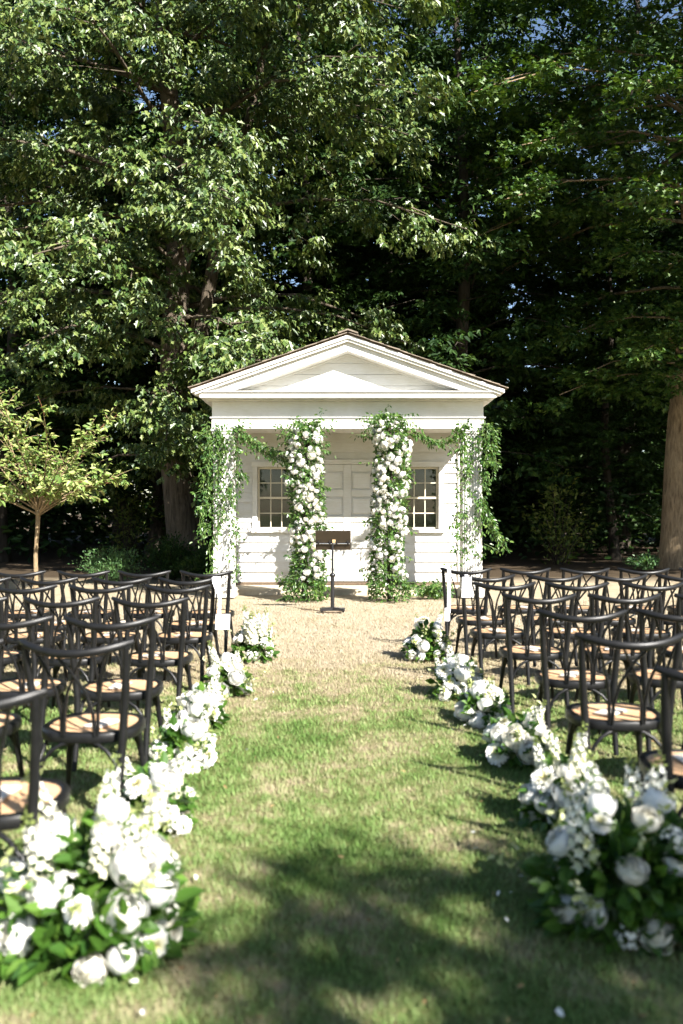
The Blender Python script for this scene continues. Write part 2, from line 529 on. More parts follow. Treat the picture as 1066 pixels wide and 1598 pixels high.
def limbs(base, H, z0, z1, n, Rf, rise=0.35, droop=0.45, dens=2.2, tmin=0.28, az0=0.0, az_bias=None, lean=(0, 0), r0=0.42, flare=1.5, wiggle=0.15, vert=0.25, twig_n=3, wood_n=10, clump=4, hang_z=1.0):
    """trunk + boughs of a tree. returns the wood (MB, local to base) and spray feet / directions (local)"""
    w = MB()
    ctrl = [np.array([lean[0] * (h / H) + wiggle * math.sin(h * 0.55 + base[0]), lean[1] * (h / H) + wiggle * math.cos(h * 0.47 + base[1]), h]) for h in np.linspace(0, H, 14)]
    ctrl = [c - np.array([wiggle * math.sin(base[0]), wiggle * math.cos(base[1]), 0]) for c in ctrl]
    hs = np.linspace(0, H, 14)
    def trunk(h):
        return np.array([np.interp(h, hs, [c[k] for c in ctrl]) for k in range(3)])
    pts = [trunk(h) for h in (-0.1, 0.12, 0.4, 0.9, 1.6, 2.6, 4, 6, 8, 10.5, 13, H * 0.8, H) if h <= H]
    pts[0][2] = -0.1
    rad = [r0 * (flare if p[2] < 0.1 else 1 + (flare - 1) * math.exp(-p[2] * 2.2)) * (1 - 0.86 * max(0, p[2]) / H) for p in pts]
    w.tube(pts, rad, wood_n)
    P = []; O = []
    for i in range(n):
        u = (i + 0.5) / n
        h = z0 + (z1 - z0) * u + random.uniform(-0.25, 0.25)
        az = az0 + i * 2.39996 + random.uniform(-0.35, 0.35)
        if az_bias is not None and random.random() < az_bias[1]:
            az = az_bias[0] + random.uniform(-1.2, 1.2)
        Rr = Rf(h) * random.uniform(0.72, 1.12)
        rad_v = np.array([math.cos(az), math.sin(az), 0]); lat_v = np.array([-math.sin(az), math.cos(az), 0])
        c0 = trunk(h); bend = random.uniform(-0.18, 0.18)
        def path(t):
            return c0 + rad_v * (Rr * t) + lat_v * (bend * Rr * t * t + 0.05 * Rr * math.sin(5 * t + i)) + np.array([0, 0, Rr * (rise * t - droop * t * t)])
        br = max(0.018, r0 * 0.2 * (1 - 0.75 * h / H) * Rr / 6)
        w.tube([path(t) for t in (0, 0.2, 0.45, 0.7, 1.0)], [br, br * 0.8, br * 0.55, br * 0.35, 0.012], 5, cap=False)
        m = max(2, int(Rr * dens))
        for k in range(m):
            t = tmin + (1 - tmin) * ((k + random.random()) / m)
            side = 1 if k % 2 else -1
            off = side * random.uniform(0.03, 0.36) * Rr * (1.12 - t)
            q = path(t) + lat_v * off + np.array([0, 0, random.uniform(-vert, vert) - 0.12 * abs(off)])
            o = rad_v * (0.5 + 0.6 * t) + lat_v * (off / Rr * 2.6)
            o = o / np.linalg.norm(o)
            for c_ in range(clump):
                P.append(q + np.array([random.gauss(0, 0.27), random.gauss(0, 0.27), random.uniform(-0.62, 0.2) * hang_z]))
                o2 = o + np.array([random.gauss(0, 0.5), random.gauss(0, 0.5), 0]); O.append(o2 / np.linalg.norm(o2))
            if twig_n and abs(off) > 0.2:
                a = path(max(0, t - 0.1))
                w.tube([a, (a + q) / 2 + np.array([0, 0, 0.06]), q], [br * 0.25 + 0.005, 0.01, 0.005], twig_n, cap=False)
    return w, np.array(P), np.array(O)

def tree(name, label, loc, wood, crown_me, bark, leafm, group=None, cat='tree'):
    e = empty(name, loc)
    tag(e, label, cat, group)
    wood.build('trunk', bark, e)
    c = link_mesh('crown', crown_me, leafm, e)
    c['kind'] = 'stuff'
    return e

# ------------------------------------------------------------------ ground
def ground():
    me = bpy.data.meshes.new('lawn')
    bm = bmesh.new()
    xs = np.concatenate([[-400, -120, -40], np.linspace(-16, 16, 65), [40, 120, 400]])
    ys = np.concatenate([[-300, -80, -20], np.linspace(-6, 26, 65), [50, 140, 600]])
    grid = []
    for y in ys:
        row = []
        for x in xs:
            z = 0.0
            if abs(x) < 20 and -8 < y < 30:
                z = 0.012 * math.sin(x * 1.7 + y * 0.6) * math.cos(y * 1.3 - x * 0.4)
            row.append(bm.verts.new((x, y, z - 0.012)))
        grid.append(row)
    for j in range(len(ys) - 1):
        for i in range(len(xs) - 1):
            bm.faces.new((grid[j][i], grid[j][i + 1], grid[j + 1][i + 1], grid[j + 1][i]))
    for f in bm.faces: f.smooth = True
    bm.to_mesh(me); bm.free()
    o = link_mesh('lawn', me, M['lawn'])
    tag(o, 'mown green and straw coloured lawn down the aisle', 'lawn', kind='structure')

ground()

# ------------------------------------------------------------------ the white garden house
HX = 0.108                    # centre line of the house
YF, YW, YB = 14.5, 16.1, 20.6  # frieze front, porch wall, back
house = empty('garden_house', (HX, YF, 0))
tag(house, 'small white clapboard house with a pedimented front porch', 'house')
def hb(mb, name, mat, parent=house, bevel=0.0):
    """build with world coordinates, parented to the house (or one of its parts)"""
    mb.v = [(x - HX, y - YF, z) for x, y, z in mb.v]
    return mb.build(name, mat, parent, bevel)
WH = M['white']
XL, XR = HX - 2.37, HX + 2.37
# porch step and sill timber
hb(MB().box(XL + 0.02, XR - 0.02, 15.15, YW - 0.02, -0.05, 0.095), 'porch_step', M['stone'], bevel=0.015)
hb(MB().box(XL + 0.12, XR - 0.12, YW - 0.045, YW + 0.2, 0.098, 0.149), 'sill_timber', M['timber'])
# porch wall: clapboards cut round the openings
WINS = [(HX - 1.73, HX - 1.012), (HX + 1.045, HX + 1.763)]
WZ0, WZ1 = 1.165, 2.367
DX0, DX1, DZ1 = HX - 0.595, HX + 0.6, 2.42
OPEN = [(DX0 - 0.11, DX1 + 0.11, 0.0, DZ1 + 0.09)] + [(p - 0.1, q + 0.1, WZ0 - 0.06, WZ1 + 0.105) for p, q in WINS]
def spans(z0, z1):
    cuts = sorted((p, q) for p, q, u, v in OPEN if z1 > u + 0.001 and z0 < v - 0.001)
    x = XL + 0.245; out = []
    for p, q in cuts:
        if p > x + 0.01: out.append((x, p))
        x = q
    out.append((x, XR - 0.245))
    return out
bz, pitch = 0.15, 0.192
while bz < 2.98:
    top = min(bz + pitch, 3.02)
    jit = random.uniform(-0.002, 0.002)
    levels = sorted({bz, top} | {v for o_ in OPEN for v in o_[2:] if bz + 0.004 < v < top - 0.004})
    def face(z): return YW - 0.034 + jit + 0.032 * (z - bz) / pitch
    for z0, z1 in zip(levels, levels[1:]):
        for p, q in spans(z0, z1):
            hb(MB().prism_yz([(YW + 0.03, z0), (YW + 0.03, z1), (face(z1), z1), (face(z0), z0)], p + 0.002, q - 0.002), 'clapboard', WH)
    bz += pitch
# back shell behind the boards, with window holes left open (four strips per opening row)
core = MB()
ya, yb = YW + 0.031, YW + 0.09
core.box(XL + 0.1, WINS[0][0], ya, yb, 0.1, 3.0)
core.box(WINS[0][1], WINS[1][0], ya, yb, 0.1, 3.0)
core.box(WINS[1][1], XR - 0.1, ya, yb, 0.1, 3.0)
for a, b in WINS:
    core.box(a, b, ya, yb, 0.1, WZ0); core.box(a, b, ya, yb, WZ1, 3.0)
hb(core, 'wall_sheathing', M['dim'])
# side and back walls: one long board for each course
for sx, x in ((-1, XL + 0.13), (1, XR - 0.13)):
    bz = 0.15
    while bz < 2.98:
        t = min(bz + pitch + 0.012, 3.02)
        hb(MB().prism_xz([(x, bz), (x + sx * 0.032, bz), (x + sx * 0.004, t), (x, t)] if sx > 0 else [(x + sx * 0.032, bz), (x, bz), (x, t), (x + sx * 0.004, t)], YW + 0.0, YB), 'clapboard', WH)
        bz += pitch
hb(MB().box(XL + 0.14, XR - 0.14, YB - 0.06, YB, 0.05, 3.0), 'back_wall', WH)
hb(MB().box(XL + 0.15, XR - 0.15, YW + 0.1, YB - 0.07, 0.05, 0.12), 'floor', M['dim'])
for x0 in (XL + 0.1, XR - 0.24):
    hb(MB().box(x0, x0 + 0.14, YW - 0.05, YW + 0.02 - 0.021, 0.15, 2.98), 'corner_board', WH, bevel=0.004)
# porch ceiling
hb(MB().box(XL + 0.1, XR - 0.1, YF + 0.25, YB, 3.02, 3.06), 'porch_ceiling', WH)

# door: 2 x 4 panels
door = hb(MB().box(DX0, DX1, YW - 0.005, YW + 0.03, 0.16, DZ1), 'door', WH)
def dpart(mb, name, mat, par, bevel=0.0):
    mb.v = [(x - HX, y - YF, z) for x, y, z in mb.v]
    return mb.build(name, mat, par, bevel)
cx = (DX0 + DX1) / 2
stx = [(DX0, DX0 + 0.13), (cx - 0.075, cx + 0.075), (DX1 - 0.13, DX1)]
rows = [(0.36, 0.80), (0.93, 1.30), (1.43, 1.80), (1.93, 2.29)]
for a, b in stx:
    dpart(MB().box(a + 0.001, b - 0.001, YW - 0.035, YW - 0.006, 0.161, DZ1 - 0.001), 'stile', WH, door, 0.005)
zed = [0.161] + [z for r_ in rows for z in r_] + [DZ1 - 0.001]
for j in range(0, len(zed), 2):
    for (a, b) in ((stx[0][1], stx[1][0]), (stx[1][1], stx[2][0])):
        dpart(MB().box(a, b, YW - 0.033, YW - 0.006, zed[j], zed[j + 1]), 'rail', WH, door, 0.005)
for (a, b) in ((stx[0][1], stx[1][0]), (stx[1][1], stx[2][0])):
    for z0, z1 in rows:
        p = MB()
        i0 = 0.05
        vs = [(a + .012, YW - .008, z0 + .012), (b - .012, YW - .008, z0 + .012), (b - .012, YW - .008, z1 - .012), (a + .012, YW - .008, z1 - .012),
              (a + i0, YW - .026, z0 + i0), (b - i0, YW - .026, z0 + i0), (b - i0, YW - .026, z1 - i0), (a + i0, YW - .026, z1 - i0)]
        p.add(vs, [(4, 5, 6, 7), (0, 1, 5, 4), (1, 2, 6, 5), (2, 3, 7, 6), (3, 0, 4, 7)])
        dpart(p, 'panel', WH, door)
kn = MB(); kn.tube([(cx + 0.03, YW - 0.036, 1.12), (cx + 0.03, YW - 0.06, 1.12), (cx + 0.03, YW - 0.075, 1.12), (cx + 0.03, YW - 0.09, 1.12)], [0.012, 0.014, 0.03, 0.018], 10)
dpart(kn, 'knob', M['timber'], door)
for a, b in ((DX0 - 0.108, DX0 - 0.004), (DX1 + 0.004, DX1 + 0.108)):
    hb(MB().box(a, b, YW - 0.055, YW + 0.02, 0.152, DZ1 + 0.003), 'door_casing', WH, bevel=0.006)
hb(MB().box(DX0 - 0.13, DX1 + 0.13, YW - 0.065, YW + 0.02, DZ1 + 0.005, DZ1 + 0.095), 'door_head', WH, bevel=0.008)
hb(MB().box(DX0 - 0.1, DX1 + 0.1, YW - 0.14, YW - 0.056, 0.097, 0.14), 'threshold', M['timber'], bevel=0.006)

# windows, six panes over six
for (a, b) in WINS:
    win = hb(MB().box(a - 0.098, a - 0.002, YW - 0.055, YW + 0.02, WZ0 - 0.002, WZ1 + 0.002), 'window', WH, bevel=0.005)
    dpart(MB().box(b + 0.002, b + 0.098, YW - 0.055, YW + 0.02, WZ0 - 0.002, WZ1 + 0.002), 'casing', WH, win, 0.005)
    dpart(MB().box(a - 0.115, b + 0.115, YW - 0.062, YW + 0.02, WZ1 + 0.004, WZ1 + 0.11), 'casing', WH, win, 0.006)
    dpart(MB().box(a - 0.125, b + 0.125, YW - 0.095, YW + 0.05, WZ0 - 0.065, WZ0 - 0.004), 'sill', WH, win, 0.008)
    zm = (WZ0 + WZ1) / 2
    for (z0, z1, y0) in ((zm - 0.012, WZ1 - 0.002, YW + 0.005), (WZ0, zm + 0.02, YW + 0.036)):
        y1 = y0 + 0.028
        s = MB()
        s.box(a + 0.002, a + 0.04, y0, y1, z0, z1); s.box(b - 0.04, b - 0.002, y0, y1, z0, z1)
        s.box(a + 0.041, b - 0.041, y0, y1, z0, z0 + 0.04); s.box(a + 0.041, b - 0.041, y0, y1, z1 - 0.036, z1)
        sash = dpart(s, 'sash', M['sash'], win)
        ix0, ix1, iz0, iz1 = a + 0.041, b - 0.041, z0 + 0.041, z1 - 0.037
        pw = (ix1 - ix0) / 3; ph = (iz1 - iz0) / 2
        for q in (1, 2):
            dpart(MB().box(ix0 + q * pw - 0.009, ix0 + q * pw + 0.009, y0 + 0.003, y1 - 0.003, iz0, iz1), 'muntin', M['sash'], sash)
        for q in range(3):
            dpart(MB().box(ix0 + q * pw + (0.009 if q else 0), ix0 + (q + 1) * pw - (0.009 if q < 2 else 0), y0 + 0.004, y1 - 0.004, iz0 + ph - 0.009, iz0 + ph + 0.009), 'muntin', M['sash'], sash)
            for r_ in range(2):
                g = dpart(MB().box(ix0 + q * pw + 0.006, ix0 + (q + 1) * pw - 0.006, y0 + 0.012, y0 + 0.016, iz0 + r_ * ph + 0.006, iz0 + (r_ + 1) * ph - 0.006), 'pane', M['glass'], sash)
    bl = MB().box(a - 0.05, b + 0.05, YW + 0.15, YW + 0.155, WZ0 - 0.02, WZ1 + 0.02)
    dpart(bl, 'blind', M['blind'], win)

# pillars with reeds
def pillar(x0, x1):
    y0, y1 = YF + 0.03, YF + 0.03 + (x1 - x0)
    p = hb(MB().box(x0, x1, y0, y1, 0.16, 2.86), 'pillar', WH, bevel=0.012)
    n = 6
    for i in range(n):
        a = x0 + 0.03 + (x1 - x0 - 0.06) * (i + 0.12) / n; b = x0 + 0.03 + (x1 - x0 - 0.06) * (i + 0.74) / n
        dpart(MB().box(a, b, y0 - 0.016, y0 - 0.0005, 0.2, 2.8), 'reed', WH, p, 0.006)
    dpart(MB().box(x0 - 0.03, x1 + 0.03, y0 - 0.03, y1 + 0.03, 0.0, 0.158), 'plinth', WH, p, 0.012)
    dpart(MB().box(x0 - 0.02, x1 + 0.02, y0 - 0.02, y1 + 0.02, 2.862, 2.90), 'capital', WH, p, 0.006)
    dpart(MB().box(x0 - 0.04, x1 + 0.04, y0 - 0.035, y1 + 0.04, 2.902, 2.948), 'capital', WH, p, 0.008)
pillar(XL + 0.02, XL + 0.37)
pillar(XR - 0.37, XR - 0.02)
# entablature: architrave, frieze, mouldings, all round
def ring(z0, z1, out, name, y_back=YB, thick=0.25):
    hb(MB().box(XL - out, XR + out, YF - out, YF + thick, z0, z1), name, WH, bevel=0.004)
    hb(MB().box(XL - out, XL + thick, YF + thick + 0.002, y_back, z0, z1), name, WH)
    hb(MB().box(XR - thick, XR + out, YF + thick + 0.002, y_back, z0, z1), name, WH)
ring(2.95, 3.128, 0.0, 'architrave')
ring(3.130, 3.152, 0.028, 'moulding')
ring(3.154, 3.42, -0.006, 'frieze')
ring(3.421, 3.448, 0.07, 'bed_moulding')
# horizontal cornice
OV = 0.31
hb(MB().box(HX - 2.53, HX + 2.53, YF - OV, YF + 0.2, 3.449, 3.535), 'cornice', WH, bevel=0.005)
hb(MB().box(HX - 2.545, HX + 2.545, YF - OV - 0.03, YF + 0.19, 3.537, 3.56), 'cornice_lip', WH, bevel=0.004)
for s_ in (-1, 1):
    xa, xb = sorted((HX + s_ * 2.2, HX + s_ * 2.53))
    hb(MB().box(xa, xb, YF + 0.202, YB + 0.2, 3.449, 3.535), 'eave_cornice', WH)
# tympanum boards
SL = 0.348
APEX = 4.50                       # underside of the shingles at the ridge
def roof_z(x, top): return top - SL * abs(x - HX)
tz = 3.5
while tz < 4.25:
    t1 = min(tz + 0.198, 4.27)
    hw0 = (4.30 - tz) / SL; hw1 = max(0.0, (4.30 - t1) / SL)
    hw0 = min(hw0, 2.32); hw1 = min(hw1, 2.32)
    poly = [(HX - hw0, tz), (HX + hw0, tz), (HX + hw1, t1 - 0.005), (HX - hw1, t1 - 0.005)]
    hb(MB().prism_xz(poly, YF + 0.0 + random.uniform(-0.002, 0.002), YF + 0.03), 'tympanum_board', WH, bevel=0.002)
    tz += 0.198
hb(MB().prism_xz([(HX - 2.3, 3.5), (HX + 2.3, 3.5), (HX, 4.3)], YF + 0.031, YF + 0.06), 'tympanum_backing', WH)
# raking cornices
def rake(top, thick, y0, y1, hw, name, mat=WH, zmin=3.562):
    for s_ in (-1, 1):
        zb0 = top - thick
        xe = hw
        bot_x = min(xe, (zb0 - zmin) / SL)
        poly = [(HX, top), (HX, zb0), (HX + s_ * bot_x, zb0 - SL * bot_x)]
        if bot_x < xe: poly.append((HX + s_ * min(xe, (top - zmin) / SL), zmin))
        if top - SL * xe > zmin: poly.append((HX + s_ * xe, max(zmin, top - SL * xe - thick)) if bot_x >= xe else (HX + s_ * xe, zmin)); poly.append((HX + s_ * xe, top - SL * xe))
        # drop repeats
        pp = []
        for q in poly:
            if not pp or (abs(q[0] - pp[-1][0]) + abs(q[1] - pp[-1][1])) > 1e-4: pp.append(q)
        if s_ < 0: pass
        else: pp = pp
        # counter-clockwise from the front
        area = sum(pp[i][0] * pp[(i + 1) % len(pp)][1] - pp[(i + 1) % len(pp)][0] * pp[i][1] for i in range(len(pp)))
        if area < 0: pp = pp[::-1]
        hb(MB().prism_xz(pp, y0, y1), name, mat)
rake(4.505, 0.055, YF - OV - 0.065, YF + 0.1, 2.66, 'rake_crown', zmin=3.5)
rake(4.449, 0.045, YF - OV - 0.035, YF + 0.1, 2.60, 'rake_crown', zmin=3.5)
rake(4.402, 0.15, YF - OV + 0.025, YF + 0.1, 2.5, 'rake_fascia', zmin=3.562)
rake(4.251, 0.03, YF - 0.05, YF - 0.0035, 2.2, 'rake_bed', zmin=3.562)
# roof: decking, shingle courses, ridge
roof = empty('roof'); roof.parent = house
ang = math.atan(SL)
for s_ in (-1, 1):
    d = MB().prism_xz([(HX, APEX + 0.006), (HX, APEX + 0.012 + 0.02), (HX + s_ * 2.68, APEX + 0.032 - SL * 2.68), (HX + s_ * 2.68, APEX + 0.006 - SL * 2.68)][::(1 if s_ < 0 else -1)], YF - OV - 0.06, YB + 0.25)
    dpart(d, 'decking', M['timber'], roof)
    ns = 19; L = 2.685 / math.cos(ang); st = L / ns
    def shingle_at(i, y0, y1, name, thick, jit):
        u0 = i * st - 0.06; u1 = (i + 1) * st + 0.015 + jit
        lift0 = 0.034; lift1 = 0.05 + thick
        def pt(u, h):
            return (HX + s_ * (u * math.cos(ang) + h * math.sin(ang)), APEX - u * math.sin(ang) + h * math.cos(ang))
        poly = [pt(max(0, u0), lift0), pt(u1, lift0 + 0.008), pt(u1, lift1 - 0.006), pt(max(0, u0), lift0 + 0.012)]
        area = sum(poly[q][0] * poly[(q + 1) % 4][1] - poly[(q + 1) % 4][0] * poly[q][1] for q in range(4))
        if area < 0: poly = poly[::-1]
        dpart(MB().prism_xz(poly, y0, y1), name, M['shingle'], roof)
    for i in range(ns):
        y = YF - OV - 0.10 + random.uniform(-0.012, 0.012)
        w = random.uniform(0.14, 0.24)
        shingle_at(i, y, y + w, 'shingle', random.uniform(0.006, 0.02), random.uniform(-0.012, 0.012))
        shingle_at(i, y + w + 0.004, YB + 0.28, 'shingle_course', 0.012, 0)
for j in range(14):
    y0 = YF - OV - 0.12 + j * 0.48
    c = MB()
    for s_ in (-1, 1):
        poly = [(HX, APEX + 0.075), (HX, APEX + 0.10), (HX + s_ * 0.17, APEX + 0.10 - SL * 0.17), (HX + s_ * 0.17, APEX + 0.075 - SL * 0.17)]
        if s_ > 0: poly = poly[::-1]
        c.prism_xz(poly, y0, y0 + 0.5 if j < 13 else y0 + 0.48)
    c.v = [(x, y, z + 0.004 * (j % 2)) for x, y, z in c.v]
    dpart(c, 'ridge_shingle', M['shingle'], roof)

# ------------------------------------------------------------------ trees
def big_oak():
    base = (-3.95, 21.6, 0)
    def Rf(h): return float(np.interp(h, [2.5, 4, 7, 11, 15, 19], [3.6, 5.2, 6.8, 7.2, 6.6, 4.5]))
    w, P, O = limbs(base, 21, 2.5, 17.5, 74, Rf, 0.38, 0.5, 1.15, 0.2, 0.4, (-1.35, 0.42), (-0.7, -0.3), 0.47, 1.45, 0.18, 0.35, clump=6)
    # the second stem that forks off
    w.tube([(-0.2, -0.1, 4.2), (0.35, -0.25, 6.0), (0.75, -0.4, 8.2), (1.5, -0.5, 11), (2.2, -0.6, 14)], [0.2, 0.19, 0.16, 0.12, 0.06], 8)
    pos, ax, nn = spray_leaves(P, O, 5, 8, 0.62, 1.3, 0.75, 0.55, sunward=0.7)
    me = leaf_mesh('oak_crown', LEAF['oak'], pos, ax, nn, rng.uniform(0.11, 0.205, len(pos)))
    tree('oak_tree', 'large oak with furrowed trunk spreading over the house, beside its oak-side pillar', base, w, me, M['bark'], M['oak'])

def right_maple():
    base = (8.95, 22.3, 0)
    def Rf(h): return float(np.interp(h, [2.5, 5, 9, 13, 18], [2.0, 3.4, 6.0, 7.0, 5.6]))
    w, P, O = limbs(base, 21, 4.6, 17.5, 54, Rf, 0.3, 0.42, 1.12, 0.3, 1.0, (-2.5, 0.55), (1.7, 0.0), 0.41, 1.3, 0.1, 0.25, clump=5, hang_z=0.6)
    pos, ax, nn = spray_leaves(P, O, 5, 7, 0.6, 1.3, 0.25, 0.7, sunward=0.5)
    me = leaf_mesh('maple_crown', LEAF['maple'], pos, ax, nn, rng.uniform(0.11, 0.185, len(pos)))
    tree('maple_tree', 'tall maple with a thick bare brown trunk at the lawn edge', base, w, me, M['bark2'], M['maple'])

big_oak()
right_maple()

def proto_tree(H, z0, z1, nb, Rf, tw, lv, tl, drop, tm, smin, smax, r0, seed):
    random.seed(seed)
    w, P, O = limbs((seed * 1.3, seed * 0.7, 0), H, z0, z1, nb, Rf, 0.34, 0.42, 0.95, 0.15, seed, None, (0.4, 0.3), r0, 1.4, 0.22, 0.35, 0, 8, clump=4)
    pos, ax, nn = spray_leaves(P, O, tw, lv, tl, 1.2, drop, 0.7)
    me = leaf_mesh('woodland_crown', tm, pos, ax, nn, rng.uniform(smin, smax, len(pos)))
    return w.mesh('woodland_trunk'), me

PT = [
    proto_tree(22, 2.6, 20, 58, lambda h: float(np.interp(h, [2, 6, 12, 20], [3.2, 4.8, 5.2, 3.0])), 5, 7, 0.8, 0.4, LEAF['ell'], 0.15, 0.26, 0.3, 3),
    proto_tree(20, 1.6, 18, 54, lambda h: float(np.interp(h, [1, 5, 10, 18], [3.6, 4.6, 4.4, 2.6])), 4, 7, 0.8, 0.25, LEAF['maple'], 0.17, 0.27, 0.26, 5),
    proto_tree(24, 3.5, 22, 56, lambda h: float(np.interp(h, [3, 8, 14, 22], [3.4, 5.2, 5.6, 3.4])), 5, 7, 0.85, 0.5, LEAF['ell'], 0.17, 0.29, 0.34, 8),
]
WOODS = [
    # x, y, proto, rot, scale, label
    (-10.5, 25.5, 0, 0.3, 1.0, 'dark leafy woodland tree standing behind the young yellow-green tree'),
    (-8.0, 30.5, 2, 1.9, 1.0, 'tall woodland tree deep in the shade behind the oak, pale sky at its top'),
    (-0.8, 27.0, 1, 2.2, 1.0, 'dark woodland tree directly behind the house ridge'),
    (3.6, 25.2, 0, 4.0, 0.92, 'dark woodland tree behind the house, just past the roof peak'),
    (4.7, 30.0, 2, 0.7, 0.95, 'tall shaded woodland tree between the house and the maple trunk'),
    (2.2, 32.5, 2, 3.3, 1.05, 'farthest tall woodland tree seen above the house roof'),
    (13.2, 27.5, 1, 5.1, 1.05, 'woodland tree behind the maple trunk at the frame edge'),
    (-14.8, 29.5, 1, 2.9, 1.1, 'woodland tree at the outer edge of the wood beyond the young tree'),
    (-4.2, 34.5, 0, 1.2, 1.1, 'far woodland tree glimpsed through the oak crown'),
    (10.5, 35.5, 0, 3.9, 0.78, 'lower far woodland tree under the gap of blue sky'),
    (18.5, 33.0, 2, 0.1, 1.0, 'far woodland tree beyond the maple, farthest from the house'),
    (10.2, 30.5, 2, 5.5, 1.02, 'tall shaded woodland tree rising behind the maple crown'),
    (-3.4, 30.0, 0, 3.6, 1.05, 'shaded woodland tree straight behind the oak, filling the gaps of its crown'),
    (-12.4, 34.0, 2, 4.4, 1.0, 'shaded woodland tree behind the young tree crown, in the second line of trunks'),
    (0.9, 37.0, 1, 0.5, 1.1, 'far woodland tree straight behind the house ridge, in the last line of trunks'),
    (8.6, 26.2, 1, 1.1, 0.62, 'short shaded woodland tree close behind the maple trunk'),
    (-6.0, 26.6, 1, 0.2, 0.95, 'dark woodland tree close behind the oak trunk'),
    (5.6, 36.5, 1, 2.0, 1.1, 'far woodland tree in the darkest gap of the wood'),
    (15.0, 38.0, 1, 3.0, 1.0, 'far woodland tree half hidden behind the maple crown'),
    (-19.5, 36.0, 2, 0.8, 1.0, 'far woodland tree beyond the young tree, farthest from the house'),
]
for x, y, pi, rz, sc, lab in WOODS:
    e = empty('woodland_tree', (x, y, 0), rz)
    e.scale = (sc, sc, sc)
    tag(e, lab, 'tree', 'trees of the dark wood behind the house')
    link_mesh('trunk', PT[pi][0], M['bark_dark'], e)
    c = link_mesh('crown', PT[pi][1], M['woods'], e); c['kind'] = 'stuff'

# two trees out of the picture on the sunny side: they keep the wood and the near lawn in shade
def bare_shade_tree(name, label, base, targets, r0, H):
    """trunk with limbs that carry leaf clumps at the given points (world)"""
    w = MB()
    b = np.array(base, float)
    w.tube([(0, 0, -0.1), (0, 0, 0.5), (0.1, 0.05, 2.5), (0.15, 0.1, H * 0.6), (0.1, 0.1, H)], [r0 * 1.4, r0 * 1.05, r0 * 0.9, r0 * 0.6, r0 * 0.2], 10)
    P = []; O = []
    for t in targets:
        t = np.array(t) - b
        zs = max(2.2, min(H * 0.9, t[2] * 0.62))
        s = np.array([0.12, 0.08, zs])
        mid = s * 0.45 + t * 0.55 + np.array([0, 0, 0.35])
        w.tube([s, mid, t], [0.09, 0.05, 0.015], 5, cap=False)
        o = t - s; o[2] = 0; o /= max(1e-6, np.linalg.norm(o))
        for q in range(3):
            P.append(t + rng.normal(0, 0.16, 3))
            a = rng.uniform(0, 6.28); O.append(np.array([math.cos(a), math.sin(a), 0.0]))
    pos, ax, nn = spray_leaves(np.array(P), np.array(O), 5, 8, 0.42, 1.2, 0.4, 0.6)
    me = leaf_mesh(name + '_crown', LEAF['ell'], pos, ax, nn, rng.uniform(0.12, 0.2, len(pos)))
    return tree(name, label, base, w, me, M['bark2'], M['maple'])

SD = np.array(SUN_DIR)
def toward_sun(x, y, z, t): return np.array([x, y, z]) - SD / abs(SD[2]) * t
tg = []
r2 = random.Random(11)
for gx in np.arange(0.05, 4.9, 0.55):
    for gy in np.arange(-1.2, 3.15, 0.55):
        if r2.random() < (0.36 if gx < 0.9 else 0.25): continue
        tg.append(toward_sun(gx + r2.uniform(-.22, .22), gy + r2.uniform(-.25, .22), 0, r2.uniform(6.2, 8.6)))
for gx, gy in ((-0.1, 3.0), (-0.35, 1.5), (-1.2, 1.5), (-0.05, 3.3), (1.0, 3.2), (1.5, 3.1), (1.3, 2.6), (0.8, 2.7), (1.9, 2.9), (0.6, 2.2), (0.5, 3.35), (0.9, 3.45), (1.2, 3.3), (0.2, 3.25)):
    tg.append(toward_sun(gx, gy, 0, r2.uniform(6, 8)))
bare_shade_tree('shade_tree', 'tree behind the last row whose crown throws dappled shade over the near lawn', (9.6, -6.6, 0), tg, 0.3, 10)

def side_tree():
    base = (13.2, 17.6, 0)
    def Rf(h): return float(np.interp(h, [3, 7, 12, 22], [3.0, 5.0, 5.6, 3.6]))
    w, P, O = limbs(base, 24, 4.5, 22, 60, Rf, 0.3, 0.4, 1.0, 0.2, 0.2, None, (0, 0), 0.42, 1.5, 0.15, 0.3, clump=4)
    pos, ax, nn = spray_leaves(P, O, 4, 6, 0.85, 1.2, 0.3, 0.7)
    me = leaf_mesh('side_crown', LEAF['maple'], pos, ax, nn, rng.uniform(0.2, 0.3, len(pos)))
    tree('lawn_edge_tree', 'tall leafy tree at the lawn edge, out past the maple trunk', base, w, me, M['bark2'], M['maple'])
side_tree()

